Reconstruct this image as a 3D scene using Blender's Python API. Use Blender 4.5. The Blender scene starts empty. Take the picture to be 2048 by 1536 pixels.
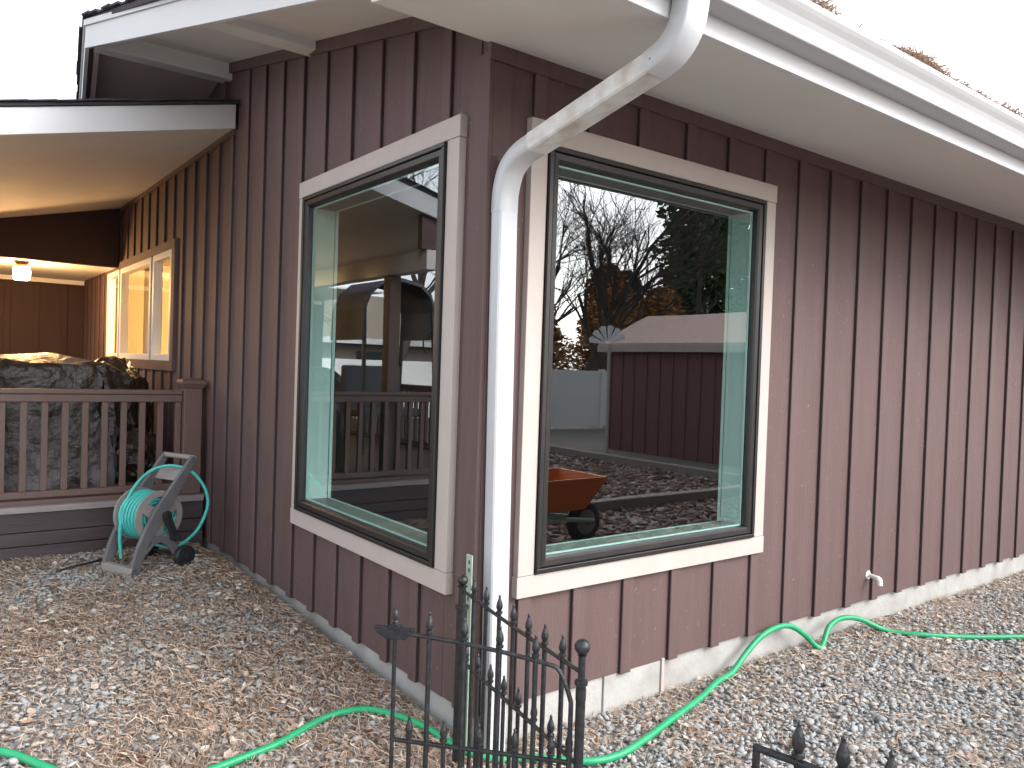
import bpy, bmesh, math, random
import numpy as np
from mathutils import Vector, Matrix
random.seed(7)
rng = np.random.default_rng(11)
SC = bpy.context.scene
COL = SC.collection
R = math.radians

# ------------------------------------------------------------------ camera
CAM_POS = Vector((-1.6877, -2.4172, 1.32))
YAW, PITCH, ROLL, FPX = R(52.8156), R(1.1239), R(1.9075), 1559.97
fw = Vector((math.cos(YAW) * math.cos(PITCH), math.sin(YAW) * math.cos(PITCH), -math.sin(PITCH)))
r0 = Vector((math.sin(YAW), -math.cos(YAW), 0)); u0 = r0.cross(fw)
rt = math.cos(ROLL) * r0 + math.sin(ROLL) * u0
up = -math.sin(ROLL) * r0 + math.cos(ROLL) * u0
cd = bpy.data.cameras.new('camera')
cam = bpy.data.objects.new('camera', cd); COL.objects.link(cam)
cam.matrix_world = Matrix(((rt.x, up.x, -fw.x, CAM_POS.x), (rt.y, up.y, -fw.y, CAM_POS.y), (rt.z, up.z, -fw.z, CAM_POS.z), (0, 0, 0, 1)))
cd.sensor_fit = 'HORIZONTAL'; cd.sensor_width = 36.0; cd.lens = 36.0 * FPX / 2048.0
cd.clip_start = 0.02; cd.clip_end = 2000
SC.camera = cam

# ------------------------------------------------------------------ sky, sun, exposure
SUN_EL, SUN_DIR = R(36), Vector((0.5, -0.86, 0)).normalized()      # overcast sky, brightest on the far side of the right-hand yard
W = bpy.data.worlds.new('World'); SC.world = W; W.use_nodes = True
nt = W.node_tree; nt.nodes.clear()
sky = nt.nodes.new('ShaderNodeTexSky'); sky.sky_type = 'NISHITA'; sky.sun_disc = False
sky.sun_elevation = SUN_EL; sky.sun_rotation = math.atan2(SUN_DIR.x, SUN_DIR.y)
sky.air_density = 1.0; sky.dust_density = 2.0; sky.ozone_density = 1.0
hs = nt.nodes.new('ShaderNodeHueSaturation'); hs.inputs['Saturation'].default_value = 0.22
bg = nt.nodes.new('ShaderNodeBackground'); bg.inputs['Strength'].default_value = 0.135
wo = nt.nodes.new('ShaderNodeOutputWorld')
nt.links.new(sky.outputs[0], hs.inputs['Color']); nt.links.new(hs.outputs[0], bg.inputs['Color']); nt.links.new(bg.outputs[0], wo.inputs['Surface'])
sd = bpy.data.lights.new('sun', 'SUN'); sd.energy = 0.5; sd.angle = R(32); sd.color = (1.0, 0.97, 0.93)
sun = bpy.data.objects.new('sun', sd); COL.objects.link(sun)
sv = Vector((SUN_DIR.x * math.cos(SUN_EL), SUN_DIR.y * math.cos(SUN_EL), math.sin(SUN_EL)))
sun.rotation_euler = sv.to_track_quat('Z', 'Y').to_euler(); sun.location = (-6, -8, 9)
SC.view_settings.view_transform = 'Standard'; SC.view_settings.look = 'None'
SC.view_settings.gamma = 1.0; SC.view_settings.exposure = 1.9
SC.view_settings.use_curve_mapping = False
SC.render.engine = 'CYCLES'
SC.cycles.use_denoising = True
SC.cycles.max_bounces = 6; SC.cycles.transparent_max_bounces = 10; SC.cycles.diffuse_bounces = 3; SC.cycles.glossy_bounces = 3
SC.cycles.sample_clamp_indirect = 8.0

# ------------------------------------------------------------------ materials
MATS = {}
def newmat(name):
    m = bpy.data.materials.new(name); m.use_nodes = True
    t = m.node_tree; t.nodes.clear()
    out = t.nodes.new('ShaderNodeOutputMaterial')
    MATS[name] = m
    return m, t, out
def pmat(name, base, rough=0.6, var=0.2, vscale=6.0, stretch=(1, 1, 1), bump=0.15, bscale=60.0, bstretch=None, metallic=0.0, spec=0.5,
         tint=None, tint_scale=2.0, tint_amt=0.0, speck=None, speck_amt=0.0, island=0.0, bdist=0.01, coat=0.0):
    m, t, out = newmat(name)
    N = t.nodes.new; L = t.links.new
    b = N('ShaderNodeBsdfPrincipled'); L(b.outputs[0], out.inputs['Surface'])
    b.inputs['Roughness'].default_value = rough; b.inputs['Metallic'].default_value = metallic
    b.inputs['Specular IOR Level'].default_value = spec
    if coat: b.inputs['Coat Weight'].default_value = coat
    g = N('ShaderNodeNewGeometry')
    mp = N('ShaderNodeMapping'); mp.inputs['Scale'].default_value = stretch; L(g.outputs['Position'], mp.inputs['Vector'])
    n1 = N('ShaderNodeTexNoise'); n1.inputs['Scale'].default_value = vscale; n1.inputs['Detail'].default_value = 6; n1.inputs['Roughness'].default_value = 0.62
    L(mp.outputs[0], n1.inputs['Vector'])
    mr = N('ShaderNodeMapRange'); mr.inputs['From Min'].default_value = 0.25; mr.inputs['From Max'].default_value = 0.75
    mr.inputs['To Min'].default_value = 1 - var; mr.inputs['To Max'].default_value = 1 + var; L(n1.outputs['Fac'], mr.inputs['Value'])
    mul = N('ShaderNodeVectorMath'); mul.operation = 'SCALE'; mul.inputs[0].default_value = base; L(mr.outputs[0], mul.inputs['Scale'])
    col = mul.outputs[0]
    if tint is not None:
        n3 = N('ShaderNodeTexNoise'); n3.inputs['Scale'].default_value = tint_scale; n3.inputs['Detail'].default_value = 5
        L(mp.outputs[0], n3.inputs['Vector'])
        r3 = N('ShaderNodeMapRange'); r3.inputs['From Min'].default_value = 0.42; r3.inputs['From Max'].default_value = 0.72
        r3.inputs['To Min'].default_value = 0; r3.inputs['To Max'].default_value = tint_amt; L(n3.outputs['Fac'], r3.inputs['Value'])
        mx = N('ShaderNodeMix'); mx.data_type = 'RGBA'; L(r3.outputs[0], mx.inputs[0]); L(col, mx.inputs[6]); mx.inputs[7].default_value = (*tint, 1)
        col = mx.outputs[2]
    if speck is not None:
        n4 = N('ShaderNodeTexNoise'); n4.inputs['Scale'].default_value = 55; n4.inputs['Detail'].default_value = 2
        L(g.outputs['Position'], n4.inputs['Vector'])
        r4 = N('ShaderNodeMapRange'); r4.inputs['From Min'].default_value = 0.68; r4.inputs['From Max'].default_value = 0.78
        r4.inputs['To Max'].default_value = speck_amt; L(n4.outputs['Fac'], r4.inputs['Value'])
        mx = N('ShaderNodeMix'); mx.data_type = 'RGBA'; L(r4.outputs[0], mx.inputs[0]); L(col, mx.inputs[6]); mx.inputs[7].default_value = (*speck, 1)
        col = mx.outputs[2]
    if island:
        hv = N('ShaderNodeMapRange'); hv.inputs['To Min'].default_value = 1 - island; hv.inputs['To Max'].default_value = 1 + island
        L(g.outputs['Random Per Island'], hv.inputs['Value'])
        m2 = N('ShaderNodeVectorMath'); m2.operation = 'SCALE'; L(col, m2.inputs[0]); L(hv.outputs[0], m2.inputs['Scale']); col = m2.outputs[0]
    L(col, b.inputs['Base Color'])
    if bump:
        mp2 = N('ShaderNodeMapping'); mp2.inputs['Scale'].default_value = bstretch or stretch; L(g.outputs['Position'], mp2.inputs['Vector'])
        n2 = N('ShaderNodeTexNoise'); n2.inputs['Scale'].default_value = bscale; n2.inputs['Detail'].default_value = 5
        L(mp2.outputs[0], n2.inputs['Vector'])
        bp = N('ShaderNodeBump'); bp.inputs['Strength'].default_value = bump; bp.inputs['Distance'].default_value = bdist
        L(n2.outputs['Fac'], bp.inputs['Height']); L(bp.outputs[0], b.inputs['Normal'])
    rr = N('ShaderNodeMapRange'); rr.inputs['To Min'].default_value = max(0.02, rough - 0.08); rr.inputs['To Max'].default_value = min(1, rough + 0.08)
    L(n1.outputs['Fac'], rr.inputs['Value']); L(rr.outputs[0], b.inputs['Roughness'])
    return m
def ramp_island(name, stops, rough=0.8, bump=0.2, bscale=200, jitter=0.15):
    """colour picked per loose piece from a ramp"""
    m, t, out = newmat(name)
    N = t.nodes.new; L = t.links.new
    b = N('ShaderNodeBsdfPrincipled'); L(b.outputs[0], out.inputs['Surface']); b.inputs['Roughness'].default_value = rough
    b.inputs['Specular IOR Level'].default_value = 0.3
    g = N('ShaderNodeNewGeometry'); cr = N('ShaderNodeValToRGB'); cr.color_ramp.interpolation = 'LINEAR'
    el = cr.color_ramp.elements
    el[0].position, el[0].color = stops[0][0], (*stops[0][1], 1)
    el[1].position, el[1].color = stops[-1][0], (*stops[-1][1], 1)
    for p, c in stops[1:-1]:
        e = el.new(p); e.color = (*c, 1)
    L(g.outputs['Random Per Island'], cr.inputs[0])
    n = N('ShaderNodeTexNoise'); n.inputs['Scale'].default_value = 130; n.inputs['Detail'].default_value = 3; L(g.outputs['Position'], n.inputs['Vector'])
    mr = N('ShaderNodeMapRange'); mr.inputs['From Min'].default_value = .3; mr.inputs['From Max'].default_value = .7
    mr.inputs['To Min'].default_value = 1 - jitter; mr.inputs['To Max'].default_value = 1 + jitter; L(n.outputs['Fac'], mr.inputs['Value'])
    mu = N('ShaderNodeVectorMath'); mu.operation = 'SCALE'; L(cr.outputs[0], mu.inputs[0]); L(mr.outputs[0], mu.inputs['Scale'])
    L(mu.outputs[0], b.inputs['Base Color'])
    if bump:
        bp = N('ShaderNodeBump'); bp.inputs['Strength'].default_value = bump; bp.inputs['Distance'].default_value = 0.003
        L(n.outputs['Fac'], bp.inputs['Height']); L(bp.outputs[0], b.inputs['Normal'])
    return m
def emit(name, color, strength):
    m, t, out = newmat(name)
    e = t.nodes.new('ShaderNodeEmission'); e.inputs[0].default_value = (*color, 1); e.inputs[1].default_value = strength
    t.links.new(e.outputs[0], out.inputs['Surface']); return m
def glass(name, tint, k, add):
    m, t, out = newmat(name); N = t.nodes.new; L = t.links.new
    tr = N('ShaderNodeBsdfTransparent'); tr.inputs[0].default_value = (*tint, 1)
    gl = N('ShaderNodeBsdfGlossy'); gl.inputs['Roughness'].default_value = 0.0; gl.inputs['Color'].default_value = (0.94, 0.98, 1.0, 1)
    g = N('ShaderNodeNewGeometry')
    nz = N('ShaderNodeTexNoise'); nz.inputs['Scale'].default_value = 1.6; nz.inputs['Detail'].default_value = 1; L(g.outputs['Position'], nz.inputs['Vector'])
    bp = N('ShaderNodeBump'); bp.inputs['Strength'].default_value = 0.012; bp.inputs['Distance'].default_value = 0.05
    L(nz.outputs['Fac'], bp.inputs['Height']); L(bp.outputs[0], gl.inputs['Normal'])
    dt = N('ShaderNodeVectorMath'); dt.operation = 'DOT_PRODUCT'; L(g.outputs['True Normal'], dt.inputs[0]); L(g.outputs['Incoming'], dt.inputs[1])
    ab = N('ShaderNodeMath'); ab.operation = 'ABSOLUTE'; L(dt.outputs['Value'], ab.inputs[0])
    om = N('ShaderNodeMath'); om.operation = 'SUBTRACT'; om.inputs[0].default_value = 1.0; L(ab.outputs[0], om.inputs[1])
    pw = N('ShaderNodeMath'); pw.operation = 'POWER'; pw.inputs[1].default_value = 5.0; L(om.outputs[0], pw.inputs[0])
    fr = N('ShaderNodeMath'); fr.operation = 'MULTIPLY_ADD'; fr.inputs[1].default_value = 0.96; fr.inputs[2].default_value = 0.04; L(pw.outputs[0], fr.inputs[0])
    ma = N('ShaderNodeMath'); ma.operation = 'MULTIPLY_ADD'; ma.use_clamp = True; ma.inputs[1].default_value = k; ma.inputs[2].default_value = add
    mx = N('ShaderNodeMixShader'); L(fr.outputs[0], ma.inputs[0]); L(ma.outputs[0], mx.inputs[0]); L(tr.outputs[0], mx.inputs[1]); L(gl.outputs[0], mx.inputs[2])
    L(mx.outputs[0], out.inputs['Surface']); return m

M = {}
M['siding'] = pmat('siding_paint', (0.108, 0.0655, 0.0625), 0.74, 0.13, 3.0, (6, 6, 0.7), 0.3, 30, (5, 5, .6), tint=(0.132, 0.089, 0.087), tint_scale=1.3, tint_amt=.35, speck=(0.3, 0.26, 0.25), speck_amt=.4)
M['batten_side'] = pmat('batten_side_dark_brown', (0.040, 0.024, 0.025), 0.75, 0.2, 6, (6, 6, .6), 0.2, 40)  # both side faces of each batten get a darker brown than the front
M['batten'] = pmat('batten_paint', (0.108, 0.0655, 0.0625), 0.7, 0.16, 4.0, (6, 6, 0.5), 0.25, 40, (6, 6, .5), tint=(0.132, 0.089, 0.087), tint_scale=1.1, tint_amt=.35, speck=(0.3, 0.26, 0.25), speck_amt=.2)
M['recess'] = pmat('dimmed_recess_siding', (0.030, 0.011, 0.009), 0.7, 0.06, 3.0, (6, 6, 0.7), 0.2, 30, (5, 5, .6))  # siding brown with dimness put into the colour, keeps recess dark beside the lamp
M['trim'] = pmat('tan_trim_paint', (0.46, 0.40, 0.372), 0.6, 0.05, 8, (1, 1, 1), 0.12, 30, (1, 1, 1), tint=(0.41, 0.35, 0.32), tint_scale=5, tint_amt=.25)
M['frame'] = pmat('bronze_window_frame', (0.014, 0.012, 0.012), 0.42, 0.12, 12, bump=0.03, bscale=80)
M['gasket'] = pmat('black_gasket', (0.01, 0.01, 0.01), 0.5, 0.1)
M['white'] = pmat('white_paint', (0.74, 0.73, 0.72), 0.5, 0.05, 5, bump=0.05, bscale=20, tint=(0.60, 0.58, 0.55), tint_scale=3, tint_amt=.3)
M['fascia'] = pmat('white_fascia_paint', (0.60, 0.605, 0.62), 0.55, 0.04, 4, (1, 1, 1), 0.06, 25, (1, .2, 1), tint=(0.6, 0.6, 0.6), tint_scale=4, tint_amt=.2)
M['soffit'] = pmat('beige_soffit_paint', (0.69, 0.665, 0.64), 0.75, 0.05, 3, bump=0.05, bscale=60, tint=(0.63, 0.60, 0.57), tint_scale=2.0, tint_amt=.25)
M['gutter'] = pmat('white_aluminium', (0.40, 0.398, 0.408), 0.38, 0.04, 4, bump=0.03, bscale=14)
M['spout'] = pmat('white_downspout', (0.50, 0.515, 0.54), 0.38, 0.04, 8, bump=0.03, bscale=14, tint=(0.5, 0.42, 0.34), tint_scale=6, tint_amt=.12)
M['spout_dirty'] = pmat('dirty_downspout', (0.66, 0.66, 0.65), 0.42, 0.06, 8, bump=0.03, bscale=14, tint=(0.36, 0.285, 0.22), tint_scale=9, tint_amt=.95)
M['concrete'] = pmat('white_painted_concrete', (0.40, 0.395, 0.38), 0.85, 0.1, 9, bump=0.3, bscale=45, tint=(0.24, 0.215, 0.195), tint_scale=5, tint_amt=.5)
M['shingle'] = pmat('dark_shingle', (0.045, 0.04, 0.05), 0.9, 0.35, 30, bump=0.6, bscale=180, island=.35)
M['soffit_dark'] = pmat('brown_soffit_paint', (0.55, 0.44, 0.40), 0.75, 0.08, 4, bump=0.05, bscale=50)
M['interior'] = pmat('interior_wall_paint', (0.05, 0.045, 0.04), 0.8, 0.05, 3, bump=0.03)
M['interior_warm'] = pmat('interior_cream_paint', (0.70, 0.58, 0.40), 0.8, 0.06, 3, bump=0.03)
M['carpet'] = pmat('dark_carpet', (0.02, 0.017, 0.015), 0.95, 0.25, 40, bump=0.4, bscale=200)
M['jamb'] = pmat('white_jamb_paint', (0.66, 0.68, 0.66), 0.5, 0.03, 5, bump=0.03)
M['glass'] = glass('tinted_window_glass', (0.70, 0.92, 0.88), 2.0, 0.105)
M['glass_clear'] = glass('clear_glass_back', (1.0, 1.0, 1.0), 0.0, 0.0)
M['glass_back'] = glass('clear_window_glass', (0.95, 0.95, 0.92), 1.0, 0.0)
M['curtain'] = pmat('cream_curtain', (0.75, 0.62, 0.42), 0.85, 0.08, 10, (1, 8, .3), 0.2, 30)
M['rail'] = pmat('brown_composite_railing', (0.125, 0.078, 0.066), 0.6, 0.12, 10, (4, 4, 1), 0.12, 60)
M['deck'] = pmat('brown_deck_board', (0.13, 0.085, 0.07), 0.7, 0.2, 10, (.6, 6, 6), 0.3, 30, (.6, 6, 6))
M['nosing'] = pmat('grey_deck_edge', (0.26, 0.23, 0.23), 0.7, 0.2, 8, (.8, 5, 5), 0.25, 30, (.8, 5, 5))
M['skirt'] = pmat('purple_brown_skirt_paint', (0.048, 0.033, 0.037), 0.6, 0.15, 6, (.6, 4, 5), 0.25, 25, (.6, 4, 5), tint=(0.10, 0.085, 0.09), tint_scale=2, tint_amt=.3)
M['tarp'] = pmat('silver_tarp', (0.034, 0.026, 0.022), 0.34, 0.35, 9, (1, 1, .35), bump=0.9, bscale=9, bstretch=(1, 1, 1), bdist=.05, tint=(0.165, 0.155, 0.165), tint_scale=3.2, tint_amt=1.0)
M['plastic_bag'] = pmat('black_plastic_bag', (0.035, 0.024, 0.016), 0.24, 0.3, 10, bump=0.9, bscale=13, bdist=.04)
M['iron'] = pmat('black_wrought_iron', (0.008, 0.009, 0.011), 0.42, 0.3, 40, bump=0.25, bscale=140, tint=(0.06, 0.06, 0.066), tint_scale=45, tint_amt=.3, metallic=.0)
M['stake'] = pmat('pale_green_stake', (0.36, 0.48, 0.38), 0.6, 0.12, 20, bump=0.1, tint=(.18, .2, .17), tint_scale=14, tint_amt=.5)
M['hose'] = pmat('green_hose_rubber', (0.010, 0.30, 0.125), 0.42, 0.12, 20, bump=0.15, bscale=90, tint=(0.10, 0.30, 0.2), tint_scale=16, tint_amt=.3)
M['teal'] = pmat('teal_hose_rubber', (0.06, 0.46, 0.42), 0.45, 0.14, 30, bump=0.15, bscale=120)
M['plastic'] = pmat('grey_reel_plastic', (0.12, 0.12, 0.13), 0.5, 0.08, 12, bump=0.06, bscale=90, tint=(.18, .175, .18), tint_scale=8, tint_amt=.4)
M['taupe'] = pmat('taupe_reel_plastic', (0.27, 0.25, 0.24), 0.5, 0.08, 12, bump=0.05, bscale=90)
M['black'] = pmat('black_plastic', (0.018, 0.019, 0.022), 0.45, 0.15, 20, bump=0.08)
M['pvc'] = pmat('white_pvc', (0.78, 0.74, 0.72), 0.4, 0.04, 20, bump=0.02)
M['ground'] = pmat('gravel_ground', (0.29, 0.27, 0.25), 0.95, 0.6, 55, bump=1.0, bscale=70, bdist=.02, tint=(0.20, 0.16, 0.12), tint_scale=3, tint_amt=.6)
M['lawn'] = pmat('dull_winter_lawn', (0.055, 0.06, 0.03), 0.95, 0.4, 30, bump=.8, bscale=90, tint=(.10, .085, .045), tint_scale=2, tint_amt=.6)
M['gravel'] = ramp_island('gravel_stone', [(0, (0.27, 0.283, 0.295)), (.3, (0.335, 0.345, 0.35)), (.65, (0.37, 0.373, 0.368)), (.86, (0.395, 0.38, 0.352)), (.94, (0.40, 0.342, 0.29)), (.97, (0.29, 0.235, 0.21)), (1, (0.45, 0.435, 0.415))], .92)
M['needles'] = ramp_island('dry_pine_needle', [(0, (0.32, 0.20, 0.135)), (.35, (0.48, 0.335, 0.24)), (.7, (0.58, 0.45, 0.35)), (1, (0.66, 0.57, 0.48))], .75, 0)
M['leaves'] = ramp_island('dry_leaf', [(0, (0.20, 0.12, 0.085)), (.25, (0.38, 0.265, 0.20)), (.6, (0.48, 0.39, 0.31)), (1, (0.64, 0.58, 0.51))], .7, .3)
M['mulch'] = ramp_island('bark_mulch', [(0, (0.12, 0.075, 0.06)), (.5, (0.25, 0.165, 0.135)), (.9, (0.38, 0.27, 0.23)), (1, (0.55, 0.5, 0.46))], .9)
M['bark'] = pmat('tree_bark', (0.075, 0.06, 0.05), 0.9, 0.3, 12, (4, 4, 1), 0.6, 20, (4, 4, .8))
M['conifer'] = ramp_island('conifer_foliage', [(0, (0.035, 0.065, 0.032)), (.5, (0.08, 0.14, 0.06)), (1, (0.16, 0.20, 0.08))], .7, 0)
M['rusty'] = ramp_island('brown_hedge_foliage', [(0, (0.20, 0.09, 0.035)), (.5, (0.42, 0.20, 0.075)), (1, (0.55, 0.34, 0.16))], .8, 0)
M['vinyl'] = pmat('white_vinyl_fence', (0.72, 0.73, 0.72), 0.45, 0.03, 3, bump=0.02)
M['shed'] = pmat('shed_brown_paint', (0.17, 0.075, 0.07), 0.7, 0.15, 4, (4, 4, .6), 0.2, 30)
M['shed_roof'] = pmat('shed_pink_shingle', (0.60, 0.43, 0.39), 0.9, 0.15, 12, bump=0.3, bscale=60)
M['orange'] = pmat('orange_barrow_paint', (0.62, 0.13, 0.02), 0.4, 0.1, 8, bump=0.03)
M['wood'] = pmat('grey_weathered_wood', (0.26, 0.22, 0.20), 0.8, 0.2, 6, (.6, 6, 6), 0.3, 30)
M['green_wood'] = pmat('pale_green_handle', (0.3, 0.45, 0.36), 0.6, 0.1, 8)
M['canvas'] = pmat('grey_canopy_fabric', (0.085, 0.085, 0.10), 0.85, 0.12, 9, bump=0.15, bscale=80)
M['lamp_metal'] = pmat('brass_lamp_metal', (0.25, 0.16, 0.07), 0.4, 0.1, metallic=.7)
M['lamp_glass'] = emit('glowing_lamp_glass', (1.0, 0.62, 0.25), 22)
M['web'] = pmat('cobweb_silk', (0.30, 0.28, 0.27), 0.8, 0.1)
M['house_wall'] = pmat('pale_neighbour_wall', (0.24, 0.19, 0.16), 0.8, 0.08, 3)
M['house_roof'] = pmat('tan_neighbour_roof', (0.30, 0.25, 0.20), 0.9, 0.15, 8, bump=.3, bscale=30)

# ------------------------------------------------------------------ object helpers
def link(o, parent=None):
    COL.objects.link(o)
    if parent is not None: o.parent = parent
    return o
def tag(o, label=None, cat=None, group=None, kind=None):
    if label: o['label'] = label
    if cat: o['category'] = cat
    if group: o['group'] = group
    if kind: o['kind'] = kind
    return o
def empty(name, loc=(0, 0, 0), label=None, cat=None, group=None, parent=None):
    o = bpy.data.objects.new(name, None); o.empty_display_size = .1; o.location = loc
    link(o, parent); return tag(o, label, cat, group)
class MB:
    """collects geometry in world coordinates; build() links it as one mesh object"""
    def __init__(s): s.v = []; s.f = []
    def add(s, vs, fs):
        b = len(s.v); s.v += [tuple(v) for v in vs]; s.f += [tuple(b + i for i in f) for f in fs]; return s
    def box(s, a, b):
        x0, y0, z0 = a; x1, y1, z1 = b
        return s.add([(x0, y0, z0), (x1, y0, z0), (x1, y1, z0), (x0, y1, z0), (x0, y0, z1), (x1, y0, z1), (x1, y1, z1), (x0, y1, z1)],
                     [(0, 3, 2, 1), (4, 5, 6, 7), (0, 1, 5, 4), (1, 2, 6, 5), (2, 3, 7, 6), (3, 0, 4, 7)])
    def hexa(s, p):
        return s.add(p, [(0, 3, 2, 1), (4, 5, 6, 7), (0, 1, 5, 4), (1, 2, 6, 5), (2, 3, 7, 6), (3, 0, 4, 7)])
    def prism(s, poly, d):
        """poly: list of 3D points, d: extrusion vector"""
        n = len(poly); d = Vector(d); p = [Vector(q) for q in poly]
        return s.add(p + [q + d for q in p], [tuple(range(n))[::-1], tuple(range(n, 2 * n))] + [(i, (i + 1) % n, n + (i + 1) % n, n + i) for i in range(n)])
    def tube(s, pts, r, n=8, cap=True, closed=False):
        pts = [Vector(p) for p in pts]; m = len(pts)
        rs = r if isinstance(r, (list, tuple)) else [r] * m
        tans = []
        for i in range(m):
            if closed: t = pts[(i + 1) % m] - pts[i - 1]
            else: t = pts[min(i + 1, m - 1)] - pts[max(i - 1, 0)]
            tans.append(t.normalized() if t.length > 1e-9 else Vector((0, 0, 1)))
        ref = Vector((0, 0, 1)) if abs(tans[0].z) < .9 else Vector((1, 0, 0))
        nrm = tans[0].cross(ref).normalized(); vs = []; fs = []
        for i in range(m):
            if i:
                nrm = (nrm - tans[i] * nrm.dot(tans[i]))
                nrm = nrm.normalized() if nrm.length > 1e-6 else tans[i].orthogonal().normalized()
            bn = tans[i].cross(nrm)
            for k in range(n):
                a = 2 * math.pi * k / n
                vs.append(pts[i] + (nrm * math.cos(a) + bn * math.sin(a)) * rs[i])
        for i in range(m if closed else m - 1):
            j = (i + 1) % m
            for k in range(n):
                l = (k + 1) % n; fs.append((i * n + k, i * n + l, j * n + l, j * n + k))
        if cap and not closed: fs += [tuple(range(n))[::-1], tuple((m - 1) * n + k for k in range(n))]
        return s.add(vs, fs)
    def lathe(s, prof, loc, axis=(0, 0, 1), n=14):
        """prof: list of (radius, height) along axis from loc"""
        ax = Vector(axis).normalized(); a = ax.orthogonal().normalized(); b = ax.cross(a); loc = Vector(loc)
        vs = []; fs = []; m = len(prof)
        for (r, h) in prof:
            for k in range(n):
                t = 2 * math.pi * k / n; vs.append(loc + ax * h + (a * math.cos(t) + b * math.sin(t)) * max(r, 1e-4))
        for i in range(m - 1):
            for k in range(n):
                l = (k + 1) % n; fs.append((i * n + k, i * n + l, (i + 1) * n + l, (i + 1) * n + k))
        fs += [tuple(range(n))[::-1], tuple((m - 1) * n + k for k in range(n))]
        return s.add(vs, fs)
    def sweep(s, secs):
        """secs: list of rings (same length) of 3D points"""
        n = len(secs[0]); vs = [p for q in secs for p in q]; fs = []
        for i in range(len(secs) - 1):
            for k in range(n):
                l = (k + 1) % n; fs.append((i * n + k, i * n + l, (i + 1) * n + l, (i + 1) * n + k))
        fs += [tuple(range(n))[::-1], tuple((len(secs) - 1) * n + k for k in range(n))]
        return s.add(vs, fs)
    def mesh(s, name):
        me = bpy.data.meshes.new(name); me.from_pydata([tuple(v) for v in s.v], [], s.f); me.update()
        bm = bmesh.new(); bm.from_mesh(me); bmesh.ops.recalc_face_normals(bm, faces=bm.faces); bm.to_mesh(me); bm.free()
        return me
    def build(s, name, mat, parent=None, bevel=0.0, smooth=False):
        me = s.mesh(name); me.materials.append(M[mat])
        o = bpy.data.objects.new(name, me)
        link(o, parent)
        if parent is not None and parent.type == 'EMPTY' and parent.location.length > 0:
            o.matrix_parent_inverse = Matrix.Translation(-parent.location) if parent.parent is None else parent.matrix_world.inverted()
        if bevel:
            b = o.modifiers.new('bevel', 'BEVEL'); b.width = bevel; b.segments = 2; b.limit_method = 'ANGLE'; b.angle_limit = R(40)
        if smooth:
            for p in me.polygons: p.use_smooth = True
            try: me.set_sharp_from_angle(angle=R(45))
            except Exception: pass
        return o
def np_mesh(name, V, F, mat, parent=None, smooth=False):
    me = bpy.data.meshes.new(name)
    V = np.ascontiguousarray(V, dtype=np.float32); F = np.ascontiguousarray(F, dtype=np.int32)
    k = F.shape[1]
    me.vertices.add(len(V)); me.vertices.foreach_set('co', V.ravel())
    me.loops.add(F.size); me.loops.foreach_set('vertex_index', F.ravel())
    me.polygons.add(len(F)); me.polygons.foreach_set('loop_start', np.arange(0, F.size, k, dtype=np.int32))
    me.polygons.foreach_set('loop_total', np.full(len(F), k, dtype=np.int32))
    if smooth: me.polygons.foreach_set('use_smooth', np.ones(len(F), dtype=bool))
    me.materials.append(M[mat]); me.update(calc_edges=True); me.validate()
    o = bpy.data.objects.new(name, me); link(o, parent); return o
def proj(P):
    """pixel position in the 2048-wide photograph of points (N,3)"""
    d = np.asarray(P, float) - np.array(CAM_POS)
    z = d @ np.array(fw); zz = np.where(z > .05, z, .05)
    return 1024 + FPX * (d @ np.array(rt)) / zz, 768 - FPX * (d @ np.array(up)) / zz, z
def smooth01(t):
    t = np.clip(t, 0, 1); return t * t * (3 - 2 * t)
def spline(pts, n=10):
    P = [Vector(p) for p in pts]; out = []
    for i in range(len(P) - 1):
        p0 = P[max(i - 1, 0)]; p1 = P[i]; p2 = P[i + 1]; p3 = P[min(i + 2, len(P) - 1)]
        for k in range(n):
            t = k / n
            out.append(.5 * ((2 * p1) + (-p0 + p2) * t + (2 * p0 - 5 * p1 + 4 * p2 - p3) * t * t + (-p0 + 3 * p1 - 3 * p2 + p3) * t ** 3))
    out.append(P[-1]); return out

# ------------------------------------------------------------------ ground
def gz(x, y):
    x = np.asarray(x, float); y = np.asarray(y, float)
    lx = smooth01((.25 - x) / .5)
    left = (smooth01((y + .2) / 2.0) * .135 + .022 + .045 * np.exp(-(x / .35) ** 2) * (1 - smooth01(y / 1.6)) * smooth01((y + .25) / .4)) * lx
    left = left + .022 * smooth01((y - 1.1) / .7) * np.exp(-(x / .35) ** 2) * lx
    base = -0.172 + left + 0.018 * smooth01((x - .4) / 2) * smooth01((y + 2.5) / 2)
    b = .010 * np.sin(2.3 * x + 1.1) * np.sin(2.9 * y + .4) + .006 * np.sin(6.1 * x + 2 * y) * np.cos(5.3 * y - x) + .004 * np.sin(13 * x) * np.sin(11 * y)
    return base + b
def axis_pts(lo, hi, step, far):
    a = np.arange(lo, hi + 1e-6, step); g = []
    d = step; x = hi
    while x < far: d *= 1.35; x += d; g.append(x)
    h = []; d = step; x = lo
    while x > -far: d *= 1.35; x -= d; h.append(x)
    return np.array(h[::-1] + list(a) + g)
gx = axis_pts(-4, 8, .1, 260); gy = axis_pts(-5, 5, .1, 260)
GX, GY = np.meshgrid(gx, gy, indexing='ij'); GZ = gz(GX, GY)
nx, ny = len(gx), len(gy); idx = np.arange(nx * ny).reshape(nx, ny)
q = np.stack([idx[:-1, :-1], idx[1:, :-1], idx[1:, 1:], idx[:-1, 1:]], -1).reshape(-1, 4)
o = np_mesh('ground', np.stack([GX, GY, GZ], -1).reshape(-1, 3), q, 'ground', smooth=True)
tag(o, kind='structure')

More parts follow.
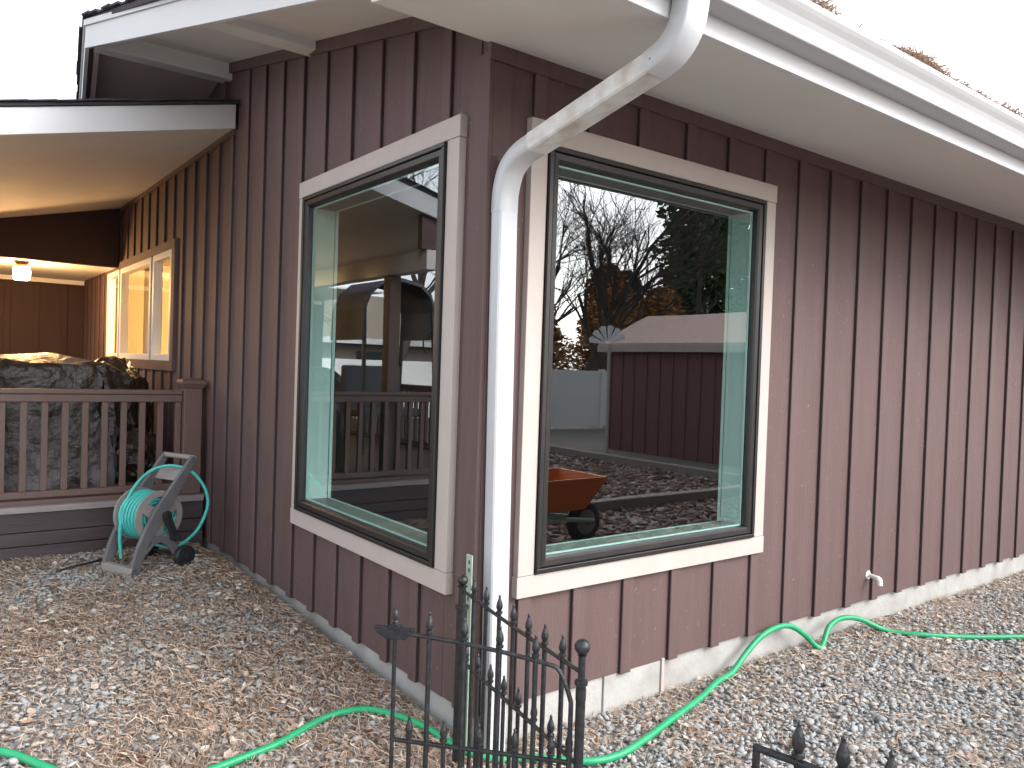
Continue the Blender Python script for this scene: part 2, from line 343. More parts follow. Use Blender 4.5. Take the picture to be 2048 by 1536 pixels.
lawn = MB()
LX = [-40, -12, -8, -5, -3.5]; LY = [3.4, 6, 9, 14.4, 18, 40]
for xa, xb in zip(LX[:-1], LX[1:]):
    for ya, yb in zip(LY[:-1], LY[1:]):
        lawn.add([(xa, ya, float(gz(xa, ya)) + .03), (xb, ya, float(gz(xb, ya)) + .03), (xb, yb, float(gz(xb, yb)) + .03), (xa, yb, float(gz(xa, yb)) + .03)], [(0, 1, 2, 3)])
tag(lawn.build('lawn', 'lawn'), kind='structure')
def visible(P, mg=420, far=9.0):
    u, v, z = proj(P); return (z > .5) & (z < far) & (u > -mg) & (u < 2048 + mg) & (v < 1536 + 330) & (v > 700)
def free_ground(x, y):
    return ~((x > -.03) & (y > -.015)) & (y < 3.36)
ico = bmesh.new(); bmesh.ops.create_icosphere(ico, subdivisions=1, radius=1.0)
IV = np.array([v.co[:] for v in ico.verts]); IF = np.array([[v.index for v in f.verts] for f in ico.faces]); ico.free()
def patches(x, y, s=1.0, ph=0.0):
    return (np.sin(3.1 * x * s + 1.7 * y * s + ph) + np.sin(-2.2 * x * s + 4.3 * y * s + 1.3 + ph) + .8 * np.sin(7.3 * x * s - 3.9 * y * s + 2.1 * ph) + .6 * np.sin(11 * x * s + 9 * y * s + ph)) / 3.4
def rand_rot(n):
    a, b, c = rng.uniform(0, 2 * np.pi, (3, n)); tilt = rng.normal(0, .45, n)
    ca, sa = np.cos(a), np.sin(a); ct, st = np.cos(tilt), np.sin(tilt); cb, sb = np.cos(b), np.sin(b)
    Rz = np.zeros((n, 3, 3)); Rz[:, 0, 0] = ca; Rz[:, 0, 1] = -sa; Rz[:, 1, 0] = sa; Rz[:, 1, 1] = ca; Rz[:, 2, 2] = 1
    Rx = np.zeros((n, 3, 3)); Rx[:, 0, 0] = 1; Rx[:, 1, 1] = ct; Rx[:, 1, 2] = -st; Rx[:, 2, 1] = st; Rx[:, 2, 2] = ct
    R2 = np.zeros((n, 3, 3)); R2[:, 0, 0] = cb; R2[:, 0, 1] = -sb; R2[:, 1, 0] = sb; R2[:, 1, 1] = cb; R2[:, 2, 2] = 1
    return Rz @ Rx @ R2
def scatter(n, lo, hi, keep):
    x = rng.uniform(lo[0], hi[0], n); y = rng.uniform(lo[1], hi[1], n)
    k = free_ground(x, y); x, y = x[k], y[k]
    k = visible(np.stack([x, y, gz(x, y)], -1)); x, y = x[k], y[k]
    k = keep(x, y); return x[k], y[k]
# stones
sx, sy = scatter(250000, (-3.2, -2.6), (7.5, 3.4), lambda x, y: rng.random(len(x)) < np.clip(.66 + .28 * patches(x, y, 1.0, .4) + .25 * (x > 0), .25, 1))
n = len(sx)
size = np.clip(rng.lognormal(math.log(.0090), .36, n), .0042, .022)
V = IV[None] * (1 + rng.uniform(-.28, .22, (n, len(IV), 1)))
V = V * (size[:, None, None] * np.stack([rng.uniform(.8, 1.45, n), rng.uniform(.7, 1.15, n), rng.uniform(.32, .62, n)], -1)[:, None, :])
V = np.einsum('nij,nkj->nki', rand_rot(n), V)
V = V + np.stack([sx, sy, gz(sx, sy) + size * rng.uniform(.1, .8, n) + rng.uniform(0, .007, n)], -1)[:, None, :]
F = (IF[None] + (np.arange(n) * len(IV))[:, None, None]).reshape(-1, 3)
tag(np_mesh('gravel', V.reshape(-1, 3), F, 'gravel'), 'blue-grey and buff crushed gravel spread round the brown house', 'gravel', kind='stuff')
NSTONE = n
# pine needles
def litter_density(x, y):
    left = smooth01((.35 - x) / .5); near_wall = np.exp(-np.abs(np.where(x < 0, x, y)) / .22)
    return np.clip(.03 + .01 * (x > 0) + left * (.48 + .60 * patches(x, y, 1.0, 2.2)) + .55 * near_wall * left + .30 * near_wall * (x > .1) + .14 * (patches(x, y, 1.3, 5) > .35), 0.02, 1)
nx_, ny_ = scatter(640000, (-3.2, -2.6), (7.5, 3.4), lambda x, y: rng.random(len(x)) < litter_density(x, y))
n = len(nx_); ang = rng.normal(R(20), 1.1, n); ln = rng.uniform(.018, .042, n); w = rng.uniform(.0010, .0023, n)
dx, dy = np.cos(ang), np.sin(ang); pit = rng.normal(0, .16, n); cur = rng.normal(0, .012, n)
zc = gz(nx_, ny_) + rng.uniform(.010, .026, n)
V = np.zeros((n, 6, 3))
for i, t in enumerate((-1, 0, 1)):
    px = nx_ + dx * ln * t - dy * cur * (t * t); py = ny_ + dy * ln * t + dx * cur * (t * t); pz = zc + pit * ln * t + .006 * (1 - t * t)
    wt = w * (1.0 if t == 0 else .55)
    V[:, 2 * i] = np.stack([px - dy * wt, py + dx * wt, pz], -1); V[:, 2 * i + 1] = np.stack([px + dy * wt, py - dx * wt, pz + wt * .8], -1)
Q = np.array([[0, 1, 3, 2], [2, 3, 5, 4]])
tag(np_mesh('pine_needle_litter', V.reshape(-1, 3), (Q[None] + (np.arange(n) * 6)[:, None, None]).reshape(-1, 4), 'needles'), 'tan fallen pine needles strewn over the gravel', 'pine needles', kind='stuff')
# dry leaves: small curled blades
lx, ly = scatter(60000, (-3.2, -2.6), (7.5, 3.4), lambda x, y: rng.random(len(x)) < .55 * litter_density(x, y) + .05)
n = len(lx); ln = rng.uniform(.010, .026, n); wd = ln * rng.uniform(.35, .7, n); curl = rng.uniform(.1, .9, n)
prof = np.array([(-1, 0), (-.45, .8), (.25, 1.0), (1, 0), (.25, -1.0), (-.45, -.8), (-.45, 0), (.25, 0)], float)
V = np.zeros((n, 8, 3)); V[:, :, 0] = prof[None, :, 0] * ln[:, None]; V[:, :, 1] = prof[None, :, 1] * wd[:, None]
V[:, :, 2] = (np.abs(prof[None, :, 1]) * wd[:, None] + prof[None, :, 0] ** 2 * ln[:, None] * .6) * curl[:, None]
V = np.einsum('nij,nkj->nki', rand_rot(n), V) + np.stack([lx, ly, gz(lx, ly) + rng.uniform(.010, .022, n)], -1)[:, None, :]
T = np.array([[0, 6, 1], [6, 7, 2], [6, 2, 1], [7, 3, 2], [0, 5, 6], [5, 4, 7], [5, 7, 6], [4, 3, 7]])
tag(np_mesh('leaf_litter', V.reshape(-1, 3), (T[None] + (np.arange(n) * 8)[:, None, None]).reshape(-1, 3), 'leaves'), 'small curled dry leaves lying among the gravel', 'leaves', kind='stuff')

# ------------------------------------------------------------------ the house
house = empty('house', label='dark brown board-and-batten house with white eaves and two tan-trimmed picture windows', cat='house')
RIDGE = 3.2; SL = .2115; ZD0 = 2.70           # gable: underside of roof deck z = ZD0 + SL*y up to the ridge
def zdeck(y): return ZD0 + SL * (y if y <= RIDGE else 2 * RIDGE - y)
def zwall_left(y): return max(zdeck(y), 3.0) if y > RIDGE else zdeck(y)
SOF = 2.534
def wall_cells(mb, breaks, ztop, openings, place, d0, d1, z0=0.0):
    """solid wall pieces around openings; place(a, z, d) -> 3D point"""
    br = sorted(set(breaks + [o[0] for o in openings] + [o[1] for o in openings]))
    for a, b in zip(br[:-1], br[1:]):
        mid = (a + b) / 2; ops = sorted([(o[2], o[3]) for o in openings if o[0] < mid < o[1]])
        segs = []; z = z0
        for (p, q_) in ops: segs.append((z, z, p, p)); z = q_
        segs.append((z, z, ztop(a), ztop(b)))
        for (za, zb, zc, zd) in segs:
            mb.hexa([place(a, za, d0), place(b, zb, d0), place(b, zb, d1), place(a, za, d1), place(a, zc, d0), place(b, zd, d0), place(b, zd, d1), place(a, zc, d1)])
LW = dict(t0=.142, t1=1.7516, tz0=.4252, tz1=2.3002, f0=.2326, f1=1.6822, fz0=.509, fz1=2.2149)
RW = dict(t0=.1728, t1=1.7671, tz0=.4228, tz1=2.2919, f0=.2569, f1=1.6755, fz0=.5069, fz1=2.2049)
BW = dict(f0=4.53, f1=7.36, fz0=1.29, fz1=2.23)
mb = MB()
wall_cells(mb, [0, RIDGE, 4.86, 9.4], zwall_left, [(LW['f0'], LW['f1'], LW['fz0'], LW['fz1']), (BW['f0'], BW['f1'], BW['fz0'], BW['fz1'])], lambda a, z, d: (d, a, z), 0.0, .12)
gable = mb.build('gable_wall', 'siding', house)
mb = MB()
wall_cells(mb, [0.12, 9.5], lambda a: SOF + .02, [(RW['f0'], RW['f1'], RW['fz0'], RW['fz1'])], lambda a, z, d: (a, d, z), 0.0, .12)
eavew = mb.build('eave_wall', 'siding', house)
def batten(parent, plane, a, z0, z1, w=.064, t=.024, jog=0.0):
    c = .003; mb = MB()
    sec = [(a, 0.0), (a, -t + c), (a + c, -t), (a + w - c, -t), (a + w, -t + c), (a + w, 0.0)]
    if plane == 'L': lo = [(d, y, z0) for (y, d) in sec]; hi = [(d, y, z1 + (SL * (y - a) if jog else 0)) for (y, d) in sec]
    else: lo = [(x, d, z0) for (x, d) in sec]; hi = [(x, d, z1) for (x, d) in sec]
    o = mb.sweep([lo, hi]).build('batten', 'batten', parent)
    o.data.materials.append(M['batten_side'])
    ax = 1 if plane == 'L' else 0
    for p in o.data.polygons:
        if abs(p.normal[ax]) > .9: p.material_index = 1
    return o
FR = .066
def ztopL(y): return zwall_left(y) - FR - .004
def board(parent, plane, a, b, z0, za, zb):
    d = -random.uniform(.0045, .0085); P_ = (lambda q_, dd, z: (dd, q_, z)) if plane == 'L' else (lambda q_, dd, z: (q_, dd, z))
    return MB().hexa([P_(a, d, z0), P_(b, d, z0), P_(b, -.0006, z0), P_(a, -.0006, z0), P_(a, d, za), P_(b, d, zb), P_(b, -.0006, zb), P_(a, -.0006, za)]).build('siding_board', 'siding', parent)
def boards(parent, plane, edges, z0, ztop):
    for a, b in zip(edges[:-1], edges[1:]): board(parent, plane, a + .001, b - .001, z0 + (random.uniform(-.004, .002) if z0 == 0 else 0), ztop(a), ztop(b))
hb = .032
boards(gable, 'L', [.20] + [y + hb for y in (.249, .55, .842, 1.152, 1.461)] + [1.72], LW['tz1'] - .02, lambda y: zwall_left(y) - .01)
boards(gable, 'L', [.20] + [y + hb for y in (.384, .640, .921, 1.187, 1.467)] + [1.72], 0, lambda y: LW['tz0'] + .02)
boards(gable, 'L', [.06, .20], 0, lambda y: zwall_left(y) - .01); boards(gable, 'L', [1.72, 1.804], 0, lambda y: zwall_left(y) - .01)
ye = [1.772 + hb + .306 * i for i in range(24)]
boards(gable, 'L', [y for y in ye if y < 2.96], 0, lambda y: zwall_left(y) - .01)
lo_, hi_ = max(y for y in ye if y < BW['f0'] - .06), min(y for y in ye if y > BW['f1'] + .06)
boards(gable, 'L', [y for y in ye if y >= max(q_ for q_ in ye if q_ < 2.96) - .001 and y <= lo_ + .001], 0, lambda y: 2.87)
mid_ = [y for y in ye if lo_ - .001 <= y <= hi_ + .001]
boards(gable, 'L', mid_, 0, lambda y: BW['fz0'] - .06); boards(gable, 'L', mid_, BW['fz1'] + .05, lambda y: 2.87)
boards(gable, 'L', [y for y in ye if hi_ - .001 <= y < 8.9], 0, lambda y: 2.87)
xe = [x + hb for x in (.485, .778, 1.09, 1.395, 1.69)]
boards(eavew, 'R', [.195 + hb] + xe, RW['tz1'] - .02, lambda x: SOF - .01)
boards(eavew, 'R', [.195 + hb] + xe, 0, lambda x: RW['tz0'] + .02)
boards(eavew, 'R', [.05, .195 + hb], 0, lambda x: SOF - .01); boards(eavew, 'R', [xe[-1], 2.024], 0, lambda x: SOF - .01)
boards(eavew, 'R', [2.024 + .3055 * i for i in range(25)], 0, lambda x: SOF - .01)
# gable wall battens
for y in (.249, .55, .842, 1.152, 1.461): batten(gable, 'L', y, LW['tz1'], ztopL(y))
for y in (.384, .640, .921, 1.187, 1.467): batten(gable, 'L', y + random.uniform(-.004, .004), -.006, LW['tz0'])
y = 1.772
k = 0
while y < 9.0:
    top = ztopL(y) if y < 2.93 else 2.84
    if 4.40 < y + .03 < 7.46:
        batten(gable, 'L', y, -.006, BW['fz0'] - .085); batten(gable, 'L', y, BW['fz1'] + .075, top)
    else: batten(gable, 'L', y, -.006, top)
    y += .306; k += 1
# eave wall battens
for x in (.195, .485, .778, 1.09, 1.395, 1.69):
    batten(eavew, 'R', x, RW['tz1'], SOF - FR - .002); batten(eavew, 'R', x, -.006, RW['tz0'])
x = 1.992
while x < 9.3:
    batten(eavew, 'R', x + random.uniform(-.006, .006), -.006, SOF - FR - .002); x += .3055
MB().box((-.02, -.02, -.008), (0, .105, 2.50)).build('corner_board', 'batten', gable, bevel=.003)
MB().box((.0005, -.02, -.008), (.085, 0, SOF - FR - .002)).build('corner_board', 'batten', eavew, bevel=.003)
# frieze boards
MB().box((-.022, -.026, SOF - FR), (9.5, 0, SOF)).build('frieze_board', 'batten', eavew, bevel=.002)
mb = MB(); mb.hexa([(-.024, .02, zdeck(.02) - FR), (0, .02, zdeck(.02) - FR), (0, RIDGE, zdeck(RIDGE) - FR), (-.024, RIDGE, zdeck(RIDGE) - FR),
                    (-.024, .02, zdeck(.02)), (0, .02, zdeck(.02)), (0, RIDGE, zdeck(RIDGE)), (-.024, RIDGE, zdeck(RIDGE))])
mb.build('frieze_board', 'batten', gable)
MB().box((-.03, 2.97, 2.84), (0, 8.88, 2.90)).build('frieze_board', 'batten', gable)
# foundation
fo = MB().box((.012, .012, -.6), (9.5, .3, -.001)).build('foundation', 'concrete', house)
MB().box((.008, .013, -.6), (.0119, 9.4, -.001)).build('foundation', 'concrete', house)
MB().box((.70, -.004, -.6), (1.058, .0119, -.004)).build('foundation_patch', 'concrete', house, bevel=.003)
MB().box((.06, .002, -.6), (.695, .0119, -.003)).build('foundation_patch', 'concrete', house, bevel=.003)
MB().box((1.060, -.012, -.3), (1.078, .0119, .005)).build('wood_shim', 'trim', house, bevel=.001)

def picture_window(w, plane, label):
    """window > trim boards, frame, sash, pane, jamb liners; a runs along the wall, d is outward"""
    P_ = (lambda a, d, z: (-d, a, z)) if plane == 'L' else (lambda a, d, z: (a, -d, z))
    win = empty('window', parent=house); win['label'] = label
    def bx(a0, a1, d0, d1, z0, z1, name, mat, bevel=.002):
        p = P_(a0, d0, z0); q_ = P_(a1, d1, z1)
        return MB().box(tuple(min(i, j) for i, j in zip(p, q_)), tuple(max(i, j) for i, j in zip(p, q_))).build(name, mat, win, bevel=bevel)
    t0, t1, z0, z1 = w['t0'], w['t1'], w['tz0'], w['tz1']; f0, f1, g0, g1 = w['f0'], w['f1'], w['fz0'], w['fz1']
    bx(t0, t1, 0, .040, g1, z1, 'head_trim', 'trim'); bx(t0, t1, 0, .0405, z0, g0, 'sill_trim', 'trim')
    bx(t0 + .004, f0, 0, .038, g0 + .0015, g1 - .0015, 'side_trim', 'trim'); bx(f1, t1 - .004, 0, .038, g0 + .0015, g1 - .0015, 'side_trim', 'trim')
    def frame(i0, i1, d0, d1, name, mat, bev):
        mb = MB()
        for (a0, a1, b0, b1) in ((f0 + i0, f1 - i0, g0 + i0, g0 + i1), (f0 + i0, f1 - i0, g1 - i1, g1 - i0), (f0 + i0, f0 + i1, g0 + i1, g1 - i1), (f1 - i1, f1 - i0, g0 + i1, g1 - i1)):
            p = P_(a0, d0, b0); q_ = P_(a1, d1, b1)
            mb.box(tuple(min(i, j) for i, j in zip(p, q_)), tuple(max(i, j) for i, j in zip(p, q_)))
        return mb.build(name, mat, win, bevel=bev)
    frame(.004, .024, -.10, .052, 'frame', 'frame', .003)
    # mitred, sloping sash
    mb = MB()
    def ring(i, d): return [P_(f0 + i, d, g0 + i), P_(f1 - i, d, g0 + i), P_(f1 - i, d, g1 - i), P_(f0 + i, d, g1 - i)]
    rs = [ring(.0245, -.03), ring(.0245, .040), ring(.030, .046), ring(.052, .044), ring(.060, .036), ring(.062, .024), ring(.062, -.03)]
    vs = [p for r_ in rs for p in r_]; fs = []
    for i in range(len(rs) - 1):
        for k in range(4): fs.append((4 * i + k, 4 * i + (k + 1) % 4, 4 * i + 4 + (k + 1) % 4, 4 * i + 4 + k))
    mb.add(vs, fs).build('sash', 'frame', win)
    pn = bx(f0 + .0625, f1 - .0625, .010, .016, g0 + .0625, g1 - .0625, 'pane', 'glass', 0)
    pn.data.materials.append(M['glass_clear'])
    for p in pn.data.polygons:
        if p.normal[0 if plane == 'L' else 1] > -.9: p.material_index = 1
    frame(.0642, .0705, .0, .0095, 'spacer_bar', 'white', 0)
    # white jamb extension towards the room
    i0 = .0637; dp = -.115
    e = -.0006
    bx(f0 + i0 - .001, f0 + i0, dp, e, g0 + i0, g1 - i0, 'jamb', 'jamb', 0); bx(f1 - i0, f1 - i0 + .001, dp, e, g0 + i0, g1 - i0, 'jamb', 'jamb', 0)
    bx(f0 + i0 - .001, f1 - i0 + .001, dp, e, g0 + i0 - .001, g0 + i0, 'jamb', 'wood', 0); bx(f0 + i0 - .001, f1 - i0 + .001, dp, e, g1 - i0, g1 - i0 + .001, 'jamb', 'interior', 0)
    for (a0, a1, b0, b1) in ((f0 - .03, f0 + i0 - .0012, g0 - .03, g1 + .03), (f1 - i0 + .0012, f1 + .03, g0 - .03, g1 + .03), (f0 + i0, f1 - i0, g0 - .03, g0 + i0 - .0012), (f0 + i0, f1 - i0, g1 - i0 + .0012, g1 + .03)):
        bx(a0, a1, -.138, -.1205, b0, b1, 'casing', 'jamb', 0)
    return win
winL = picture_window(LW, 'L', 'picture window left of the corner, reflecting the porch')
winR = picture_window(RW, 'R', 'picture window right of the corner, reflecting trees and a shed')
# three-lite lit window on the porch
win = empty('window', parent=house); win['label'] = 'lit three-part window with white frames on the porch'
def bxl(y0, y1, x0, x1, z0, z1, name, mat, bevel=.002, par=win): return MB().box((x0, y0, z0), (x1, y1, z1)).build(name, mat, par, bevel=bevel)
b0, b1, c0, c1 = BW['f0'], BW['f1'], BW['fz0'], BW['fz1']
bxl(b0 - .10, b1 + .10, -.034, 0, c1, c1 + .075, 'head_trim', 'batten'); bxl(b0 - .10, b1 + .10, -.034, 0, c0 - .085, c0, 'sill_trim', 'batten')
bxl(b0 - .10, b0, -.032, 0, c0, c1, 'side_trim', 'batten'); bxl(b1, b1 + .10, -.032, 0, c0, c1, 'side_trim', 'batten')
for (y0, y1) in ((b0, 5.20), (5.27, 6.64), (6.70, b1)):
    fwid = .055
    for (a0, a1, e0, e1) in ((y0, y1, c0, c0 + fwid), (y0, y1, c1 - fwid, c1), (y0, y0 + fwid, c0 + fwid, c1 - fwid), (y1 - fwid, y1, c0 + fwid, c1 - fwid)):
        bxl(a0, a1, -.03, .05, e0, e1, 'sash', 'white', .004)
    pn = bxl(y0 + fwid, y1 - fwid, .005, .010, c0 + fwid, c1 - fwid, 'pane', 'glass_back', 0)
    pn.data.materials.append(M['glass_clear'])
    for p in pn.data.polygons:
        if p.normal[0] > -.9: p.material_index = 1
bxl(5.20, 5.27, -.015, .05, c0, c1, 'mullion', 'frame'); bxl(6.64, 6.70, -.015, .05, c0, c1, 'mullion', 'frame')

# rooms behind the glass
mb = MB()
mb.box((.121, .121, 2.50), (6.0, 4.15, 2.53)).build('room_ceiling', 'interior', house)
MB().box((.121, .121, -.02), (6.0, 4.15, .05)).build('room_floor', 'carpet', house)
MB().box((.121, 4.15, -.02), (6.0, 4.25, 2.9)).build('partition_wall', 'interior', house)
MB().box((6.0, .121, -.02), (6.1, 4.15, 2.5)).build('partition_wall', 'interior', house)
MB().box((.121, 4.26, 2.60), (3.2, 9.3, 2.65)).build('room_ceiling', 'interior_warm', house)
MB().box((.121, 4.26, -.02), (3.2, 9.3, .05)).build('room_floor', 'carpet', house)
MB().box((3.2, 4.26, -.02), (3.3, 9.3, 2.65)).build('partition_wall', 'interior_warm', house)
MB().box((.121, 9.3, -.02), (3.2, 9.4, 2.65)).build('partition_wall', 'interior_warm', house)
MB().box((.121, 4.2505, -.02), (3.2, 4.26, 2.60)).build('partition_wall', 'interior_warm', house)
def curtain(y0, y1, x, z0, z1, name='curtain'):
    n = 26; sec0 = []; pts = []
    for i in range(n + 1):
        t = i / n; pts.append((x + .022 * math.sin(t * 38), y0 + (y1 - y0) * t))
    mb = MB(); vs = []; fs = []
    for (a, b) in pts: vs += [(a, b, z0), (a, b, z1), (a + .004, b, z0), (a + .004, b, z1)]
    for i in range(n):
        k = 4 * i; fs += [(k, k + 4, k + 5, k + 1), (k + 2, k + 3, k + 7, k + 6)]
    return mb.add(vs, fs)
c_ = curtain(5.9, 6.55, .20, 1.2, 2.35).build('curtain', 'curtain', None, smooth=True); tag(c_, 'cream curtain hanging inside the middle of the lit porch window', 'curtain')
c_ = curtain(4.5, 5.12, .20, 1.2, 2.35).build('curtain', 'curtain', None, smooth=True); tag(c_, 'cream curtain inside the narrow lit window pane nearest the railing post', 'curtain')
li = bpy.data.lights.new('room_lamp_light', 'POINT'); li.energy = 150; li.color = (1.0, .66, .30); li.shadow_soft_size = .12
lo = bpy.data.objects.new('room_lamp_light', li); lo.location = (1.6, 6.2, 2.2); link(lo)

# ---- main roof over the corner
roof = empty('roof', parent=house)
OH = lambda y: -.485 - .12 * (y if y <= RIDGE else 2 * RIDGE - y)       # prow-shaped gable overhang
EY = -.838
zsof = lambda y: SOF + SL * y                                         # boxed eave soffit follows the roof pitch
ZB0 = 2.575                                                             # bottom of rake board
mb = MB(); mb.hexa([(-.46, EY, zsof(EY)), (9.5, EY, zsof(EY)), (9.5, 0, SOF), (-.50, 0, SOF), (-.46, EY, zsof(EY) + .012), (9.5, EY, zsof(EY) + .012), (9.5, 0, SOF + .012), (-.50, 0, SOF + .012)])
mb.build('eave_soffit', 'soffit', roof)
MB().box((-.50, -.012, SOF + .013), (-.024, 0, zdeck(0) + .002)).build('soffit_return', 'soffit', roof)
MB().box((-.46, EY - .020, zsof(EY) - .010), (9.5, EY, zsof(EY) + .165)).build('eave_fascia', 'fascia', roof, bevel=.002)
# rake soffit (sheathing underside) near and far slopes
def slab(ya, yb, xr_a, xr_b, za, zb, th, x1=.1):
    return MB().hexa([(xr_a, ya, za), (x1, ya, za), (x1, yb, zb), (xr_b, yb, zb), (xr_a, ya, za + th), (x1, ya, za + th), (x1, yb, zb + th), (xr_b, yb, zb + th)])
slab(0.0, RIDGE, OH(0) + .01, OH(RIDGE) + .01, zdeck(0), zdeck(RIDGE), .03, 0.1).build('rake_soffit', 'soffit', roof)
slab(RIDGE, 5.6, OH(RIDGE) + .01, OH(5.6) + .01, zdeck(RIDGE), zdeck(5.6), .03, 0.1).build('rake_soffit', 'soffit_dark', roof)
def rakeboard(ya, yb, name, mat, z0a, z0b, h, d=.022, off=0.0):
    mb = MB(); p = [(OH(ya) + off, ya, z0a), (OH(yb) + off, yb, z0b)]
    return mb.hexa([(p[0][0] - d, ya, z0a), p[0], p[1], (p[1][0] - d, yb, z0b), (p[0][0] - d, ya, z0a + h), (p[0][0], ya, z0a + h), (p[1][0], yb, z0b + h), (p[1][0] - d, yb, z0b + h)]).build(name, mat, roof)
zb = lambda y: ZB0 + SL * (y if y <= RIDGE else 2 * RIDGE - y)
rakeboard(EY, RIDGE, 'rake_fascia', 'fascia', zb(EY), zb(RIDGE), .135)
rakeboard(RIDGE, 5.6, 'rake_fascia', 'fascia', zb(RIDGE), zb(5.6), .135)
rakeboard(1.72, RIDGE, 'rake_trim', 'fascia', zb(1.72) + .137, zb(RIDGE) + .137, .035, .03, -.004)
rakeboard(EY, 1.715, 'rake_trim', 'fascia', zb(EY) + .137, zb(1.715) + .137, .035, .03, -.004)
rakeboard(RIDGE, 5.6, 'rake_trim', 'fascia', zb(RIDGE) + .137, zb(5.6) + .137, .035, .03, -.004)
# inner nailer along the far rake
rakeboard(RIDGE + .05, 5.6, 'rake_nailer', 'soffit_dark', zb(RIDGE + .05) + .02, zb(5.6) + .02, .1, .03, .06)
# roof deck above
xr = 9.5
for (ya, yb) in ((EY - .03, RIDGE), (RIDGE, 5.6)):
    za = ZD0 + SL * (ya if ya <= RIDGE else 2 * RIDGE - ya) + .031; zb2 = ZD0 + SL * (yb if yb <= RIDGE else 2 * RIDGE - yb) + .031
    slab(ya, yb, OH(max(ya, 0)) - .02, OH(yb) - .02, za, zb2, .03, xr).build('roof_deck', 'shingle', roof)
# shingle tabs along the rake edge
def shingle(ya, yb, lift, xo):
    th = .012; ztop = lambda y: ZD0 + SL * (y if y <= RIDGE else 2 * RIDGE - y) + .0615 + lift
    a = OH(max(ya, 0)) + xo; b = OH(max(yb, 0)) + xo
    return MB().hexa([(a, ya, ztop(ya) + .008), (a + .5, ya, ztop(ya) + .008), (b + .5, yb, ztop(yb)), (b, yb, ztop(yb)), (a, ya, ztop(ya) + .008 + th), (a + .5, ya, ztop(ya) + .008 + th), (b + .5, yb, ztop(yb) + th), (b, yb, ztop(yb) + th)]).build('shingle', 'shingle', roof)
y = EY - .04
while y < RIDGE - .05:
    e = min(y + .145, RIDGE); shingle(y, e, random.uniform(0, .006), -.05 + random.uniform(-.012, .012)); y += .14
y = RIDGE
while y < 5.5:
    e = y + .145; shingle(y, e, random.uniform(0, .006), -.05 + random.uniform(-.014, .014)); y += .14
x = -.42
while x < 5.6:
    w_ = random.uniform(.14, .2); l = random.uniform(0, .010); y0 = EY - .035 + random.uniform(-.012, .012); zt = lambda y: ZD0 + SL * y + .062 + l
    MB().hexa([(x, y0, zt(y0)), (x + w_, y0, zt(y0)), (x + w_, -.2, zt(-.2)), (x, -.2, zt(-.2)), (x, y0, zt(y0) + .014), (x + w_, y0, zt(y0) + .014), (x + w_, -.2, zt(-.2) + .012), (x, -.2, zt(-.2) + .012)]).build('shingle', 'shingle', roof)
    x += w_ + .004
# ridge beam and lookout under the rake
def beam(y0, y1, x0, x1, zt, h, name):
    mb = MB(); mb.hexa([(x0, y0, zt - h), (x1, y0, zt - h), (x1, y1, zt - h), (x0, y1, zt - h), (x0, y0, zt), (x1, y0, zt), (x1, y1, zt), (x0, y1, zt)])
    return mb.build(name, 'soffit', roof, bevel=.004)
beam(RIDGE - .075, RIDGE + .045, OH(RIDGE) + .03, .05, zdeck(RIDGE) + .01, .135, 'ridge_beam')
beam(1.62, 1.74, OH(1.65) + .012, .05, zdeck(1.62) + .02, .065, 'lookout_beam')
# the wall notch pieces beside the ridge
MB().box((-.03, RIDGE - .02, 3.05), (-.001, RIDGE + .10, 3.26)).build('corner_board', 'batten', gable)

# ---- gutter and downspout
gp = [(0, 0), (-.078, 0), (-.081, .003), (-.082, .021), (-.076, .036), (-.076, .050), (-.083, .069), (-.094, .088), (-.100, .101), (-.101, .119), (-.097, .124), (-.088, .124), (-.088, .120), (-.097, .119),
      (-.097, .102), (-.090, .088), (-.079, .069), (-.072, .050), (-.072, .036), (-.078, .021), (-.077, .004), (-.004, .004), (-.004, .122), (0, .122)]
gp = [(-.8585 + a, 2.410 + b) for (a, b) in gp]
gut = MB().sweep([[(x, a, b) for (a, b) in gp] for x in (-.44, 9.5)]).build('gutter', 'gutter')
tag(gut, 'white metal gutter along the eave above the right-hand wall', 'gutter')
ds = empty('downspout', (.06, -.06, -.17), 'white rectangular downspout running from the gutter down the house corner', 'downspout')
W2, D2 = .041, .030
path = spline([(.064, -.902, 2.45), (.062, -.901, 2.385), (.059, -.886, 2.318), (.056, -.842, 2.268), (.053, -.775, 2.240)], 11)
path2 = spline([(.045, -.235, 2.122), (.044, -.150, 2.100), (.042, -.088, 2.052), (.0405, -.061, 1.975), (.0405, -.058, 1.90)], 12)
ha = Vector((path[-1].x - path2[0].x, path[-1].y - path2[0].y, 0)).normalized()     # horizontal run of the offset
def ring_at(p, tan, wmul=1.0, dmul=1.0, sx=None):
    side = sx; nrm = tan.cross(side).normalized(); c = .006; pts = []
    w, d = W2 * wmul, D2 * dmul
    for (a, b) in ((-w + c, -d), (w - c, -d), (w, -d + c), (w, d - c), (w - c, d), (-w + c, d), (-w, d - c), (-w, -d + c)):
        pts.append(p + side * a + nrm * b)
    return pts
sd0 = Vector((1, 0, 0)); sdiag = ha.cross(Vector((0, 0, 1))).normalized()
if sdiag.x < 0: sdiag = -sdiag
